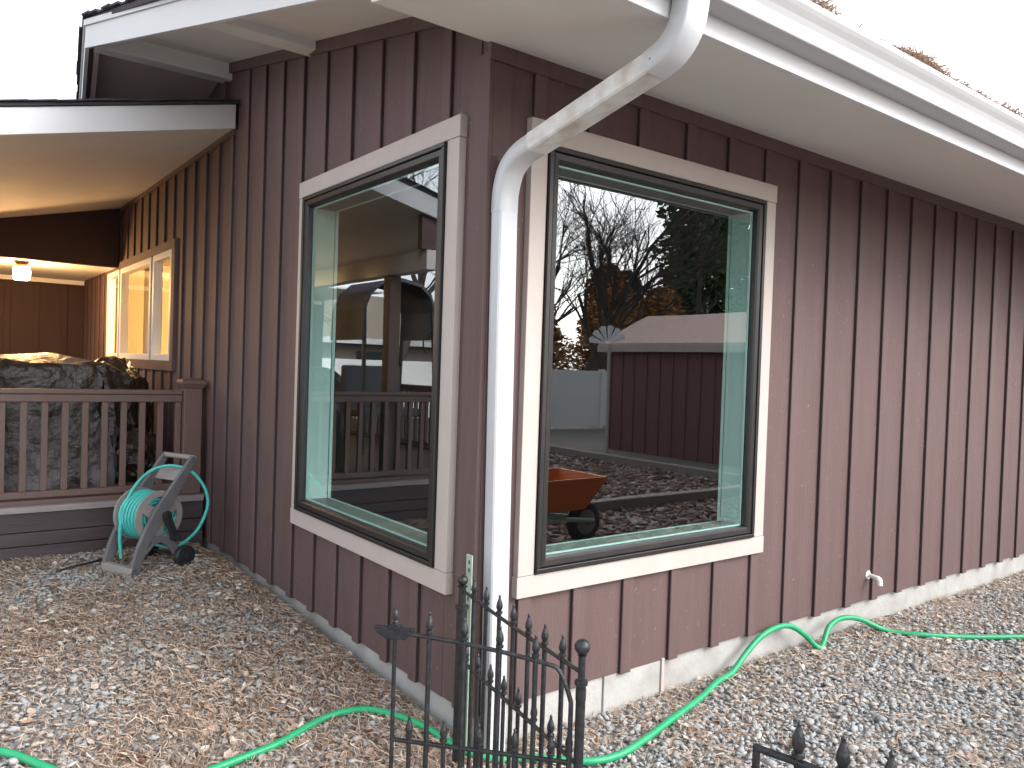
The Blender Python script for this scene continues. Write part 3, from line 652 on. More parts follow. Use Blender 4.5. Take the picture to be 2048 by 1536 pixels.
def duct(pts, s0, s1, crimp, name, grow=1.0):
    secs = []; m = len(pts)
    for i, p in enumerate(pts):
        t = (pts[min(i + 1, m - 1)] - pts[max(i - 1, 0)]).normalized(); f_ = i / max(1, m - 1)
        s_ = (s0 * (1 - f_) + s1 * f_); s_ = (s_ - t * s_.dot(t)).normalized()
        k = 1.0 + (crimp * (1 if i % 2 else -1) if 2 < i < m - 3 else 0)
        secs.append(ring_at(p, t, grow * k, grow * k, s_))
    return MB().sweep(secs).build(name, 'spout_dirty' if name == 'offset_pipe' else 'spout', ds, bevel=.0, smooth='elbow' in name)
duct(path, sd0, sdiag, .006, 'upper_elbow', 1.14)
duct([path[-2], path2[1]], sdiag, sdiag, 0, 'offset_pipe', 1.10)
duct(path2, sdiag, sd0, .005, 'lower_elbow', 1.05)
duct([Vector((.0405, -.058, 1.93)), Vector((.044, -.058, 1.6)), Vector((.058, -.06, .4)), Vector((.064, -.062, -.20))], sd0, sd0, 0, 'pipe', 1.02)
MB().lathe([(.004, 0), (.004, .003), (.001, .005)], (.0105, -.80, 2.245), (-1, 0, 0), 8).build('screw', 'wood', ds)

# dry needles caught on the roof edge above the gutter
def tuft(cx, n, spread, hgt, name, label):
    V = []; F = []
    for i in range(n):
        x = cx + random.gauss(0, spread); h = hgt * math.exp(-((x - cx) / spread) ** 2 / 2)
        y = -.915 + random.uniform(-.03, .09); z = 2.535 + max(0, y + .90) * .35 + random.random() * h; a = random.uniform(0, 6.28); e = random.gauss(.02, .22); L_ = random.uniform(.02, .05)
        d = Vector((math.cos(a) * math.cos(e), math.sin(a) * math.cos(e) * .7, math.sin(e))) * L_; s_ = Vector((-math.sin(a), math.cos(a), .4)).normalized() * random.uniform(.0012, .003)
        p = Vector((x, y, z)); b = len(V)
        V += [p - d - s_, p - d + s_, p + d + s_ * .5, p + d - s_ * .5]; F.append((b, b + 1, b + 2, b + 3))
    o = np_mesh(name, np.array([v[:] for v in V]), np.array(F), 'needles'); tag(o, label, 'pine needles', kind='stuff'); return o
tuft(.66, 600, .06, .034, 'needle_clump', 'small clump of dry needles on the roof edge nearest the top of the photo')
tuft(1.36, 2200, .14, .045, 'needle_clump', 'largest tan clump of dry needles heaped on the gutter')
tuft(1.85, 2000, .34, .018, 'needle_clump', 'thin scatter of dry needles along the gutter lip')
tuft(2.25, 1000, .16, .028, 'needle_clump', 'clump of dry needles on the gutter towards the right edge')
tuft(2.75, 1200, .22, .030, 'needle_clump', 'last clump of dry needles on the gutter at the right edge')

# pipe elbow on the wall
pv = empty('pipe_elbow', (2.87, -.02, .14), 'small white plastic pipe elbow sticking out of the lower right wall', 'pipe')
MB().lathe([(.026, 0), (.028, .004), (.024, .009), (.013, .010)], (2.885, -.001, .148), (0, -1, 0), 16).build('flange', 'pvc', pv, smooth=True)
MB().tube([(2.885, -.005, .148), (2.875, -.06, .146), (2.873, -.072, .144), (2.872, -.082, .138), (2.872, -.086, .126), (2.872, -.087, .105)], [.0125, .0125, .0155, .0165, .0165, .016], 14).build('elbow', 'pvc', pv, smooth=True)

# ------------------------------------------------------------------ porch
DZ = .335; PX = -3.25; DY0 = 3.44
porch = empty('porch', (-.9, 6.0, 0), 'covered porch with sloping white-edged roof and dark deck beside the house', 'porch')
y = DY0 + .02
while y < 8.88:
    MB().box((PX, y, DZ - .03), (-.005, min(y + .137, 8.88), DZ)).build('deck_board', 'deck', porch, bevel=.003); y += .142
MB().box((PX - .02, DY0 - .035, DZ - .045), (-.036, DY0 + .018, DZ - .004)).build('deck_edge', 'nosing', porch, bevel=.006)
MB().box((PX, DY0 - .015, .165), (-.036, DY0 + .01, DZ - .047)).build('skirt_board', 'skirt', porch, bevel=.004)
MB().box((PX, DY0 - .012, .075), (-.036, DY0 + .01, .160)).build('skirt_board', 'skirt', porch, bevel=.004)
MB().box((PX, DY0 - .014, -.25), (-.036, DY0 + .01, .070)).build('skirt_board', 'skirt', porch, bevel=.004)
MB().box((PX - .02, DY0, -.25), (PX, 8.9, DZ - .004)).build('skirt_board', 'skirt', porch)
PS = .239; PC = 2.885
pz = lambda x: PC + PS * x
EX = -2.05
mb = MB(); mb.hexa([(EX, 2.97, pz(EX)), (-.001, 2.97, pz(0)), (-.001, 8.9, pz(0)), (EX, 8.9, pz(EX)), (EX, 2.97, pz(EX) + .02), (-.001, 2.97, pz(0) + .02), (-.001, 8.9, pz(0) + .02), (EX, 8.9, pz(EX) + .02)])
mb.build('porch_ceiling', 'soffit', porch)
mb = MB(); mb.hexa([(EX - .02, 2.945, pz(EX - .02) - .006), (-.024, 2.945, pz(-.024) - .006), (-.024, 2.968, pz(-.024) - .006), (EX - .02, 2.968, pz(EX - .02) - .006),
                    (EX - .02, 2.945, pz(EX - .02) + .15), (-.024, 2.945, pz(-.024) + .155), (-.024, 2.968, pz(-.024) + .155), (EX - .02, 2.968, pz(EX - .02) + .15)])
mb.build('rake_fascia', 'fascia', porch, bevel=.003)
MB().box((EX - .02, 2.97, pz(EX) - .03), (EX, 8.9, pz(EX) + .13)).build('eave_fascia', 'fascia', porch)
mb = MB(); mb.hexa([(EX - .03, 2.93, pz(EX) + .15), (-.004, 2.93, pz(0) + .155), (-.004, 8.9, pz(0) + .155), (EX - .03, 8.9, pz(EX) + .15), (EX - .03, 2.93, pz(EX) + .17), (-.004, 2.93, pz(0) + .172), (-.004, 8.9, pz(0) + .172), (EX - .03, 8.9, pz(EX) + .17)])
mb.build('roof_deck', 'shingle', porch)
x = EX - .04
while x < -.03:
    e = min(x + .15, -.006); l = random.uniform(0, .006); s0 = 2.915 + random.uniform(-.012, .012)
    MB().hexa([(x, s0, pz(x) + .1735 + l), (e, s0, pz(e) + .1745 + l), (e, 3.3, pz(e) + .1745 + l), (x, 3.3, pz(x) + .1735 + l), (x, s0, pz(x) + .181 + l), (e, s0, pz(e) + .183 + l), (e, 3.3, pz(e) + .183 + l), (x, 3.3, pz(x) + .181 + l)]).build('shingle', 'shingle', porch)
    x += .145
# header wall, recess
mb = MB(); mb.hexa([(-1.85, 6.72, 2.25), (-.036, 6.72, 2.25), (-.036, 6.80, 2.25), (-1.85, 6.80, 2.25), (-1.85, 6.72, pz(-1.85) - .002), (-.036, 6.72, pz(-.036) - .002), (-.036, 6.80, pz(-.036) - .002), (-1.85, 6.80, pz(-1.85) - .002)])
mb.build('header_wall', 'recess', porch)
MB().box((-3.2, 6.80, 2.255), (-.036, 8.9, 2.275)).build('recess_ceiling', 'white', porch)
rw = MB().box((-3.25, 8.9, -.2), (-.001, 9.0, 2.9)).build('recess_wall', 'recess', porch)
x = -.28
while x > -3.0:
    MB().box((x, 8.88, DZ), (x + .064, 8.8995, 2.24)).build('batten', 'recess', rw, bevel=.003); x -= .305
MB().box((-3.2, 8.868, 2.2), (-.036, 8.8995, 2.254)).build('ceiling_trim', 'white', rw, bevel=.004)
for i, py in enumerate((3.655, 6.76)):
    MB().box((-1.665, py - .055, DZ), (-1.555, py + .055, 2.09)).build('post', 'rail', porch, bevel=.006)
MB().box((-1.67, 2.99, 2.092), (-1.55, 6.715, 2.25)).build('beam', 'soffit', porch, bevel=.004)
mb = MB(); mb.hexa([(-1.72, 2.99, 2.252), (-1.50, 2.99, 2.252), (-1.50, 3.05, 2.252), (-1.72, 3.05, 2.252), (-1.72, 2.99, pz(-1.72) - .004), (-1.5, 2.99, pz(-1.5) - .004), (-1.5, 3.05, pz(-1.5) - .004), (-1.72, 3.05, pz(-1.72) - .004)])
mb.build('gable_blocking', 'siding', porch)
# lamp
lampe = empty('porch_lamp', (-.875, 7.05, 2.255), 'glowing jar-shaped ceiling lamp under the porch recess', 'lamp')
MB().lathe([(.065, 0), (.068, -.012), (.045, -.03), (.075, -.036), (.080, -.048), (.078, -.052)], (-.875, 7.05, 2.2545), (0, 0, 1), 18).build('canopy', 'lamp_metal', lampe, smooth=True)
MB().lathe([(.062, 0), (.076, -.012), (.080, -.06), (.077, -.115), (.066, -.135), (.02, -.14)], (-.875, 7.05, 2.20), (0, 0, 1), 18).build('shade', 'lamp_glass', lampe, smooth=True)
pl = bpy.data.lights.new('porch_lamp_light', 'POINT'); pl.energy = 30; pl.color = (1.0, .55, .22); pl.shadow_soft_size = .09
po = bpy.data.objects.new('porch_lamp_light', pl); po.location = (-.875, 7.05, 2.03); link(po)

# railings
def railing(name, label, axis, fixed, a0, a1, posts, first, step, group=None):
    """axis 'x': runs along x at y=fixed"""
    r = empty(name, (a1 if axis == 'x' else fixed, fixed if axis == 'x' else a0, DZ), label, 'railing')
    def B(a, b, d0, d1, z0, z1, nm, bev=.004, mat='rail', par=r):
        if axis == 'x': return MB().box((a, fixed + d0, z0), (b, fixed + d1, z1)).build(nm, mat, par, bevel=bev)
        return MB().box((fixed + d0, a, z0), (fixed + d1, b, z1)).build(nm, mat, par, bevel=bev)
    B(a0, a1, -.038, .038, 1.053, 1.085, 'top_rail', .008); B(a0, a1, -.028, .028, 1.0, 1.0525, 'sub_rail', .006)
    B(a0, a1, -.032, .032, .372, .415, 'bottom_rail', .005)
    B(a0, a1, -.05, -.005, DZ - .002, .360, 'foot_board', .003)
    a = first; w = .019
    while (a > a0 + .03):
        B(a - w, a + w, -w, w, .4155, .9995, 'baluster', .003); a -= step
    for pa in posts:
        p = B(pa - .064, pa + .064, -.064, .064, DZ + .001, 1.125, 'post', .006)
        mb = MB(); c = (pa, fixed) if axis == 'x' else (fixed, pa)
        prof = [(.066, 1.10), (.072, 1.105), (.080, 1.125), (.085, 1.135), (.085, 1.150), (.072, 1.162), (.010, 1.178)]
        secs = [[(c[0] + sx_ * h, c[1] + sy_ * h, z) for (sx_, sy_) in ((-1, -1), (1, -1), (1, 1), (-1, 1))] for (h, z) in prof]
        q_ = mb.sweep(secs).build('post_cap', 'rail', p, bevel=.003)
    return r
railing('porch_railing', 'brown slatted porch railing facing the gravel, ending at the house wall', 'x', 3.52, -3.15, -.18, [-.114, -3.12], -.204, .1185)
railing('porch_railing', 'brown porch railing along the outer deck edge, seen reflected in the left window', 'y', -3.12, 3.6, 8.6, [], 8.5, .1185)

# covered hot tub under a tarp
def cloth_block(name, x0, x1, y0, y1, z0, z1, mat, label, cat, seed, crown=.05, rough_=.03, n=34, fold=.05, taper=0.06, extra=None):
    rs = random.Random(seed); ph = [rs.uniform(0, 6.28) for _ in range(12)]
    cx, cy = (x0 + x1) / 2, (y0 + y1) / 2; hx, hy = (x1 - x0) / 2, (y1 - y0) / 2
    rings = []; m = 72
    levels = [0, .08, .18, .3, .42, .54, .66, .78, .88, .95, 1.0]
    V = []; F = []
    def sq(t):
        c, s_ = math.cos(t), math.sin(t); e = .28
        return math.copysign(abs(c) ** e, c), math.copysign(abs(s_) ** e, s_)
    for li_, l in enumerate(levels):
        z = z0 + (z1 - z0) * l
        for k in range(m):
            t = 2 * math.pi * k / m; a, b = sq(t)
            f_ = fold * (1 - l) ** .7 * (math.sin(9 * t + ph[0]) + .6 * math.sin(17 * t + ph[1]) + .4 * math.sin(29 * t + ph[2] + 3 * l))
            g_ = 1 + taper * (1 - l) - (.04 if l > .97 else 0)
            nz = rough_ * (math.sin(7 * a * 3 + 5 * l * 4 + ph[3]) * math.sin(6 * b * 3 + ph[4]) + .5 * math.sin(23 * t + 11 * l + ph[5]))
            V.append((cx + a * (hx * g_ + f_ + nz), cy + b * (hy * g_ + f_ + nz), z + (0 if l == 0 else nz * .4)))
    nl = len(levels)
    for i in range(nl - 1):
        for k in range(m): F.append((i * m + k, i * m + (k + 1) % m, (i + 1) * m + (k + 1) % m, (i + 1) * m + k))
    base = (nl - 1) * m; prev = base
    for s_ in (.86, .68, .48, .28, .1):
        st = len(V)
        for k in range(m):
            px_, py_, pz_ = V[base + k]
            qx, qy = cx + (px_ - cx) * s_, cy + (py_ - cy) * s_
            V.append((qx, qy, z1 + crown * (1 - s_ * s_) + .5 * rough_ * math.sin(9 * qx + ph[6]) * math.sin(8 * qy + ph[7]) + .35 * rough_ * math.sin(31 * qx + 17 * qy)))
        for k in range(m): F.append((prev + k, prev + (k + 1) % m, st + (k + 1) % m, st + k))
        prev = st
    F.append(tuple(prev + k for k in range(m)))
    mb = MB(); mb.add(V, F); o = mb.build(name, mat, smooth=True); return tag(o, label, cat)
cloth_block('tarp_cover', -1.42, -.50, 4.15, 5.30, DZ, 1.24, 'tarp', 'bulky porch item wrapped in a grey silver tarp behind the railing', 'tarp cover', 3, .07, .022)
# crumpled dark plastic draped over a chair
def crumple(name, c, r, mat, label, cat, seed, sub=4, amp=.13):
    bm = bmesh.new(); bmesh.ops.create_icosphere(bm, subdivisions=sub, radius=1)
    from mathutils import noise
    off = Vector((seed * 3.7, seed * 1.3, seed * 2.1))
    for v in bm.verts:
        d = v.co.normalized()
        s_ = 1 + amp * (noise.noise(d * 2.2 + off)) + amp * .9 * abs(noise.noise(d * 4.5 + off)) * 1.2 + amp * .5 * abs(noise.noise(d * 9 + off)) + amp * .25 * noise.noise(d * 19 + off)
        v.co = Vector((c[0] + d.x * r[0] * s_, c[1] + d.y * r[1] * s_, max(c[2] + d.z * r[2] * s_, DZ + .002)))
    me = bpy.data.meshes.new(name); bm.to_mesh(me); bm.free(); me.materials.append(M[mat])
    o = bpy.data.objects.new(name, me); link(o); return tag(o, label, cat)
crumple('plastic_bag', (-.37, 4.98, .82), (.28, .30, .46), 'plastic_bag', 'crumpled dark plastic bag catching warm lamp light beside the porch window', 'plastic bag', 5)
crumple('plastic_bag', (-.33, 4.35, .52), (.20, .22, .20), 'plastic_bag', 'black plastic bag slumped on the deck right behind the railing', 'plastic bag', 9, amp=.2)

# ------------------------------------------------------------------ hose reel cart
RO = Vector((-.700, 2.80, -.015)); RS = Vector((.915, .40, 0)).normalized(); RWv = Vector((.40, -.915, 0)).normalized()
def rp(s_, w_, z_): return RO + RS * s_ + RWv * w_ + Vector((0, 0, z_))
reel = empty('hose_reel', RO, 'grey plastic hose reel cart with teal hose in front of the porch', 'hose reel')
def bar(pts, half_w, thick, mat, name, par=reel, bevel=.004):
    """flat curved bar: pts are (s, z, width) in the side plane, extruded along w"""
    w0, w1 = half_w; secs = []
    for i, (s_, z_, wd) in enumerate(pts):
        a = pts[max(i - 1, 0)]; b = pts[min(i + 1, len(pts) - 1)]; t = Vector((b[0] - a[0], b[1] - a[1])).normalized(); nn = Vector((-t.y, t.x)) * wd / 2
        secs.append([rp(s_ + nn.x, w0, z_ + nn.y), rp(s_ + nn.x, w1, z_ + nn.y), rp(s_ - nn.x, w1, z_ - nn.y), rp(s_ - nn.x, w0, z_ - nn.y)])
    return MB().sweep(secs).build(name, mat, par, bevel=bevel)
side = [(0.0, 0.0, .062), (.015, .07, .060), (.045, .16, .062), (.10, .26, .075), (.165, .36, .085), (.24, .46, .075), (.32, .565, .060), (.385, .66, .045), (.41, .695, .036)]
for sgn, (w0, w1) in ((-1, (-.150, -.122)), (1, (.122, .150))):
    fr_ = bar(side, (w0, w1), .03, 'plastic', 'side_frame')
    bar([(.11, .20, .035), (.19, .20, .04), (.26, .15, .05), (.315, .08, .06)], (w0 + .004, w1 - .004), .02, 'plastic', 'rear_leg')
    bar([(.045, .10, .022), (.12, .17, .022), (.20, .215, .026)], (w0 + .006, w1 - .006), .02, 'plastic', 'lower_brace')
# cross members
MB().hexa([rp(-.03, -.15, 0), rp(.03, -.15, 0), rp(.03, .15, 0), rp(-.03, .15, 0), rp(-.022, -.15, .055), rp(.022, -.15, .055), rp(.022, .15, .055), rp(-.022, .15, .055)]).build('foot', 'taupe', reel, bevel=.006)
MB().tube([rp(.405, -.15, .69), rp(.405, .15, .69)], .017, 12).build('handle', 'taupe', reel, smooth=True)
MB().hexa([rp(.318, -.124, .545), rp(.338, -.124, .535), rp(.338, .124, .535), rp(.318, .124, .545), rp(.368, -.124, .625), rp(.386, -.124, .615), rp(.386, .124, .615), rp(.368, .124, .625)]).build('handle_panel', 'taupe', reel, bevel=.004)
# drum, flanges and coil
DC = (.19, .335)
def disc(w0, w1, r, name, mat, n=32):
    return MB().lathe([(r * .96, 0), (r, .004), (r, w1 - w0 - .004), (r * .96, w1 - w0)], rp(DC[0], w0, DC[1]), RWv, n).build(name, mat, reel, smooth=True)
def flange(w, nm):
    mb = MB(); n = 40; ro = .165; ri = .125
    def ringp(r, ww): return [rp(DC[0] + r * math.cos(2 * math.pi * k / n), ww, DC[1] + r * math.sin(2 * math.pi * k / n)) for k in range(n)]
    a = [ringp(ro, w), ringp(ro, w + .012), ringp(ri, w + .012), ringp(ri, w)]
    vs = [p for q_ in a for p in q_]; fs = []
    for i in range(4):
        j = (i + 1) % 4
        for k in range(n): l = (k + 1) % n; fs.append((i * n + k, i * n + l, j * n + l, j * n + k))
    mb.add(vs, fs)
    for k in range(3):
        t = 2 * math.pi * k / 3 + .5; c, s_ = math.cos(t), math.sin(t)
        hw = .045
        mb.hexa([rp(DC[0] + .02 * c + hw * s_, w + .002, DC[1] + .02 * s_ - hw * c), rp(DC[0] + .02 * c - hw * s_, w + .002, DC[1] + .02 * s_ + hw * c), rp(DC[0] + .02 * c - hw * s_, w + .010, DC[1] + .02 * s_ + hw * c), rp(DC[0] + .02 * c + hw * s_, w + .010, DC[1] + .02 * s_ - hw * c),
                 rp(DC[0] + .13 * c + hw * .6 * s_, w + .002, DC[1] + .13 * s_ - hw * .6 * c), rp(DC[0] + .13 * c - hw * .6 * s_, w + .002, DC[1] + .13 * s_ + hw * .6 * c), rp(DC[0] + .13 * c - hw * .6 * s_, w + .010, DC[1] + .13 * s_ + hw * .6 * c), rp(DC[0] + .13 * c + hw * .6 * s_, w + .010, DC[1] + .13 * s_ - hw * .6 * c)])
    return mb.build(nm, 'taupe', reel)
flange(-.112, 'drum_flange'); flange(.100, 'drum_flange')
disc(-.1, .1, .075, 'drum', 'plastic')
coil = []
for lay, (r_, cnt) in enumerate(((.088, 9), (.108, 9), (.128, 8), (.146, 6))):
    for k in range(cnt * 28):
        t = k / 28 * 2 * math.pi; f_ = k / (cnt * 28); ww = (-.090 + .18 * f_) * (1 if lay % 2 == 0 else -1)
        coil.append(rp(DC[0] + r_ * math.cos(t), ww, DC[1] + r_ * math.sin(t)))
MB().tube(coil, .0095, 6).build('hose_coil', 'teal', reel, smooth=True)
loop = spline([rp(.05, -.06, .08), rp(.035, -.055, .22), rp(.055, -.06, .36), rp(.13, -.07, .50), rp(.24, -.06, .60), rp(.33, .02, .635), rp(.40, .13, .60), rp(.455, .19, .50), rp(.47, .21, .40), rp(.45, .20, .30), rp(.40, .17, .20), rp(.31, .10, .12), rp(.2, .03, .155)], 10)
MB().tube(loop, .0105, 8).build('hose_tail', 'teal', reel, smooth=True)
# crank and wheels
MB().hexa([rp(.185, .152, .335), rp(.225, .152, .36), rp(.225, .168, .36), rp(.185, .168, .335), rp(.245, .152, .18), rp(.295, .152, .20), rp(.295, .172, .20), rp(.245, .172, .18)]).build('crank', 'black', reel, bevel=.006)
MB().lathe([(.028, 0), (.03, .005), (.03, .02), (.02, .024)], rp(.205, .150, .345), RWv, 16).build('crank_hub', 'black', reel, smooth=True)
MB().tube([rp(.27, .165, .20), rp(.272, .20, .20)], .017, 10).build('crank_knob', 'black', reel, smooth=True)
for w_ in (-.205, .155):
    wh = MB().lathe([(.045, 0), (.066, .004), (.072, .014), (.072, .036), (.066, .046), (.045, .05)], rp(.325, w_, .072), RWv, 26).build('wheel', 'black', reel, smooth=True)
    ww = w_ + (.05 if w_ > 0 else 0); MB().lathe([(.046, 0), (.046, .003), (.018, .004), (.016, .010), (.006, .011)], rp(.325, ww, .072), RWv * (1 if w_ > 0 else -1), 20).build('hub', 'black', wh, smooth=True)
MB().tube([rp(.325, -.2, .072), rp(.325, .2, .072)], .009, 8).build('axle', 'black', reel)

st_ = MB().tube(spline([(-1.02, 2.93, .012), (-.90, 2.97, .022), (-.80, 3.04, .02), (-.66, 3.16, .015)], 8), .007, 7).build('black_cord', 'black', smooth=True)
tag(st_, 'short black cord lying on the gravel left of the hose reel', 'cord')
# ------------------------------------------------------------------ green garden hose
hp = [(-2.2, 1.3), (-1.75, 1.0), (-1.449, .766), (-1.294, .546), (-1.127, .375), (-.931, .332), (-.72, .349), (-.605, .359), (-.422, .421), (-.318, .419), (-.234, .368), (-.155, .264), (-.105, .162), (-.078, .05), (-.035, -.06), (.055, -.128), (.165, -.165), (.342, -.295), (.47, -.325), (.609, -.309), (.849, -.253), (1.147, -.168), (1.36, -.10)]
pts = [(x, y, float(gz(x, y)) + .027) for (x, y) in hp]
pts += [(1.50, -.075, -.13), (1.63, -.06, -.065), (1.76, -.05, -.010), (1.90, -.045, .012), (2.02, -.05, .0), (2.12, -.07, -.055), (2.185, -.09, -.115), (2.22, -.108, -.138), (2.265, -.10, -.118), (2.36, -.075, -.055), (2.50, -.065, -.035), (2.66, -.085, -.06), (2.80, -.18, -.125)]
pts += [(x, y, float(gz(x, y)) + .027) for (x, y) in ((2.94, -.33), (3.15, -.48), (3.41, -.66), (3.8, -.9), (4.4, -1.2))]
hs_ = MB().tube(spline(pts, 9), .0148, 10).build('garden_hose', 'hose', smooth=True)
tag(hs_, 'bright green garden hose snaking over the gravel round the house corner', 'hose')

# ------------------------------------------------------------------ wrought-iron fence and gate
GND = -.2
def spear(mb, x, y, z, s=1.0):
    mb.lathe([(.0055 * s, 0), (.0095 * s, .003 * s), (.0095 * s, .008 * s), (.006 * s, .010 * s), (.0098 * s, .020 * s), (.0085 * s, .030 * s), (.0045 * s, .042 * s), (.0028 * s, .046 * s), (.0042 * s, .050 * s), (.001, .055 * s)], (x, y, z), (0, 0, 1), 9)
def ballpost(fence, x, y, ztop, r=.0125, rb=.0205):
    p = MB().tube([(x, y, GND), (x, y, ztop - .10)], r, 12).build('post', 'iron', fence, smooth=True)
    mb = MB(); mb.lathe([(r * .72, -.10), (r * .72, -.022)], (x, y, ztop), (0, 0, 1), 12)
    mb.lathe([(r * .7, -.104), (r * 1.35, -.102), (r * 1.35, -.092), (r * .7, -.088)], (x, y, ztop), (0, 0, 1), 14)
    mb.lathe([(r * .7, -.026), (r * 1.05, -.022), (.002, -.0205)] + [(rb * math.cos(a), rb * math.sin(a)) for a in [R(t) for t in range(-75, 91, 15)]], (x, y, ztop), (0, 0, 1), 18)
    mb.build('ball_finial', 'iron', p, smooth=True); return p
def panel(name, label, A, B_, n, ztopf, zlow, post_a, post_b, dog=True, rs=1.18, rail_r=.0062, ends=(0, 0)):
    A = Vector(A); B_ = Vector(B_)
    f_ = empty(name, (A.x, A.y, GND), label, 'gate' if 'gate' in name else 'fence')
    P_ = lambda t: A.lerp(B_, t)
    m = 60; MB().tube([(P_(i / m).x, P_(i / m).y, ztopf(i / m)) for i in range(m + 1)], rail_r, 8).build('top_rail', 'iron', f_, smooth=True)
    MB().tube([(P_(0).x, P_(0).y, zlow), (P_(1).x, P_(1).y, zlow)], rail_r, 8).build('lower_rail', 'iron', f_, smooth=True)
    MB().tube([(P_(0).x, P_(0).y, GND + .07), (P_(1).x, P_(1).y, GND + .07)], rail_r, 8).build('bottom_rail', 'iron', f_, smooth=True)
    for i in range(n):
        t = (i + 1) / (n + 1); p = P_(t); zt = ztopf(t) + .010
        MB().tube([(p.x, p.y, GND + .02), (p.x, p.y, zt)], .0072, 8).build('picket', 'iron', f_, smooth=True)
        mb = MB(); spear(mb, p.x, p.y, zt - .002, rs); mb.build('spear_finial', 'iron', f_, smooth=True)
    if dog:
        for i in range(n + 1):
            t = (i + .5) / (n + 1); p = P_(t)
            MB().tube([(p.x, p.y, GND + .02), (p.x, p.y, zlow + .012)], .0066, 8).build('dog_bar', 'iron', f_, smooth=True)
            mb = MB(); spear(mb, p.x, p.y, zlow + .010, rs); mb.build('spear_finial', 'iron', f_, smooth=True)
    return f_
P2 = Vector((-.257, -.884)); PW = Vector((-.105, -.075)); GA = Vector((-.611, -.491)); PC_ = Vector((-.224, -1.413))
fb = panel('iron_fence', 'black iron fence section running from the house corner to the ball-topped post', (PW.x, PW.y, 0), (P2.x, P2.y, 0), 7, lambda t: .508 - .004 * math.sin(t * math.pi), .255, 1, 1)
ballpost(fb, PW.x, PW.y, .545, .019, .0195); ballpost(fb, P2.x, P2.y, .578, .0135, .0215)
def gate_top(t):      # t 0 at the latch end, 1 at the hinge post
    return .566 - .010 * t - .046 * t * t - (.085 * ((t - .90) / .10) ** 2 if t > .90 else 0)
ga = panel('iron_gate', 'black iron garden gate with arched top rail, swung open beside the downspout', (GA.x, GA.y, 0), (P2.x - .020, P2.y + .016, 0), 4, gate_top, .262, 0, 0, rail_r=.0066)
MB().tube([(GA.x, GA.y, GND + .03), (GA.x, GA.y, .555)], .0062, 8).build('end_bar', 'iron', ga, smooth=True)
he = Vector((P2.x - .020, P2.y + .016, 0)); MB().tube([(he.x, he.y, GND + .03), (he.x, he.y, gate_top(1))], .0066, 8).build('end_bar', 'iron', ga, smooth=True)
gd = (P2 - GA).normalized()
mb = MB(); prf = [(-.062, .582), (.058, .582), (.056, .570), (.030, .548), (-.026, .546), (-.048, .560), (-.062, .570)]
mb.prism([(GA.x + gd.x * a - gd.y * .005, GA.y + gd.y * a + gd.x * .005, z) for (a, z) in prf], (gd.y * .012, -gd.x * .012, 0))
mb.build('latch_plate', 'iron', ga, bevel=.002)
mb = MB(); mb.lathe([(.020, 0), (.020, .003), (.011, .006), (.006, .010), (.0085, .014), (.006, .018), (.0095, .028), (.0085, .040), (.004, .048), (.001, .050)], (GA.x, GA.y, .583), (0, 0, 1), 12); mb.build('acorn_finial', 'iron', ga, smooth=True)
bp_ = GA + gd * .075; MB().lathe([(.004, 0), (.006, .002), (.006, .005), (.002, .006)], (bp_.x - gd.y * .006, bp_.y + gd.x * .006, .560), (gd.y * -1, gd.x, 0), 8).build('bolt', 'wood', ga)
# hinge straps
for z in (.435, .10): MB().lathe([(.0145, 0), (.0145, .028)], (P2.x, P2.y, z), (0, 0, 1), 14).build('hinge_collar', 'iron', ga, smooth=True)
fc = panel('iron_fence', 'black iron fence section cut off by the bottom edge at right', (PC_.x, PC_.y, 0), (PC_.x + .13, PC_.y - .62, 0), 6, lambda t: .512, .255, 0, 0, rs=1.5, rail_r=.0085)
MB().tube([(PC_.x, PC_.y, GND), (PC_.x, PC_.y, .518)], .0085, 8).build('end_bar', 'iron', fc, smooth=True)
# pale green stake behind the wall post
st = empty('metal_stake', (-.075, -.05, GND), 'pale green flat metal stake behind the ball post at the house corner', 'stake')
MB().box((-.050, -.050, GND), (-.046, -.012, .622)).build('blade', 'stake', st, bevel=.001)
for z in (.588, .558, .45, .30): MB().box((-.0505, -.036, z), (-.0455, -.027, z + .014)).build('slot', 'gasket', st)

# cobwebs by the window corner
def web(name, c, label, n=9, L_=.07, dirs=None):
    mb = MB()
    for i in range(n):
        a = random.uniform(0, 6.28); d = Vector((0, math.cos(a), math.sin(a))) if c[0] < -.01 else Vector((math.cos(a), 0, math.sin(a)))
        l = random.uniform(.3, 1) * L_; p = Vector(c) + d * random.uniform(0, .012)
        mb.tube([p, p + d * l * .5 + Vector((random.uniform(-.004, .004),) * 3), p + d * l], [.0007, .0006, .0003], 4)
    return tag(mb.build(name, 'web'), label, 'cobweb')
web('cobweb', (-.030, .125, 2.255), 'grey cobweb at the upper corner of the left picture window', 5, .07)
web('cobweb', (.02, -.030, 2.12), 'wispy cobweb behind the lower bend of the downspout', 4, .045)
web('cobweb', (3.47, -.026, .92), 'tiny white cobweb on a batten of the right-hand wall', 5, .025)

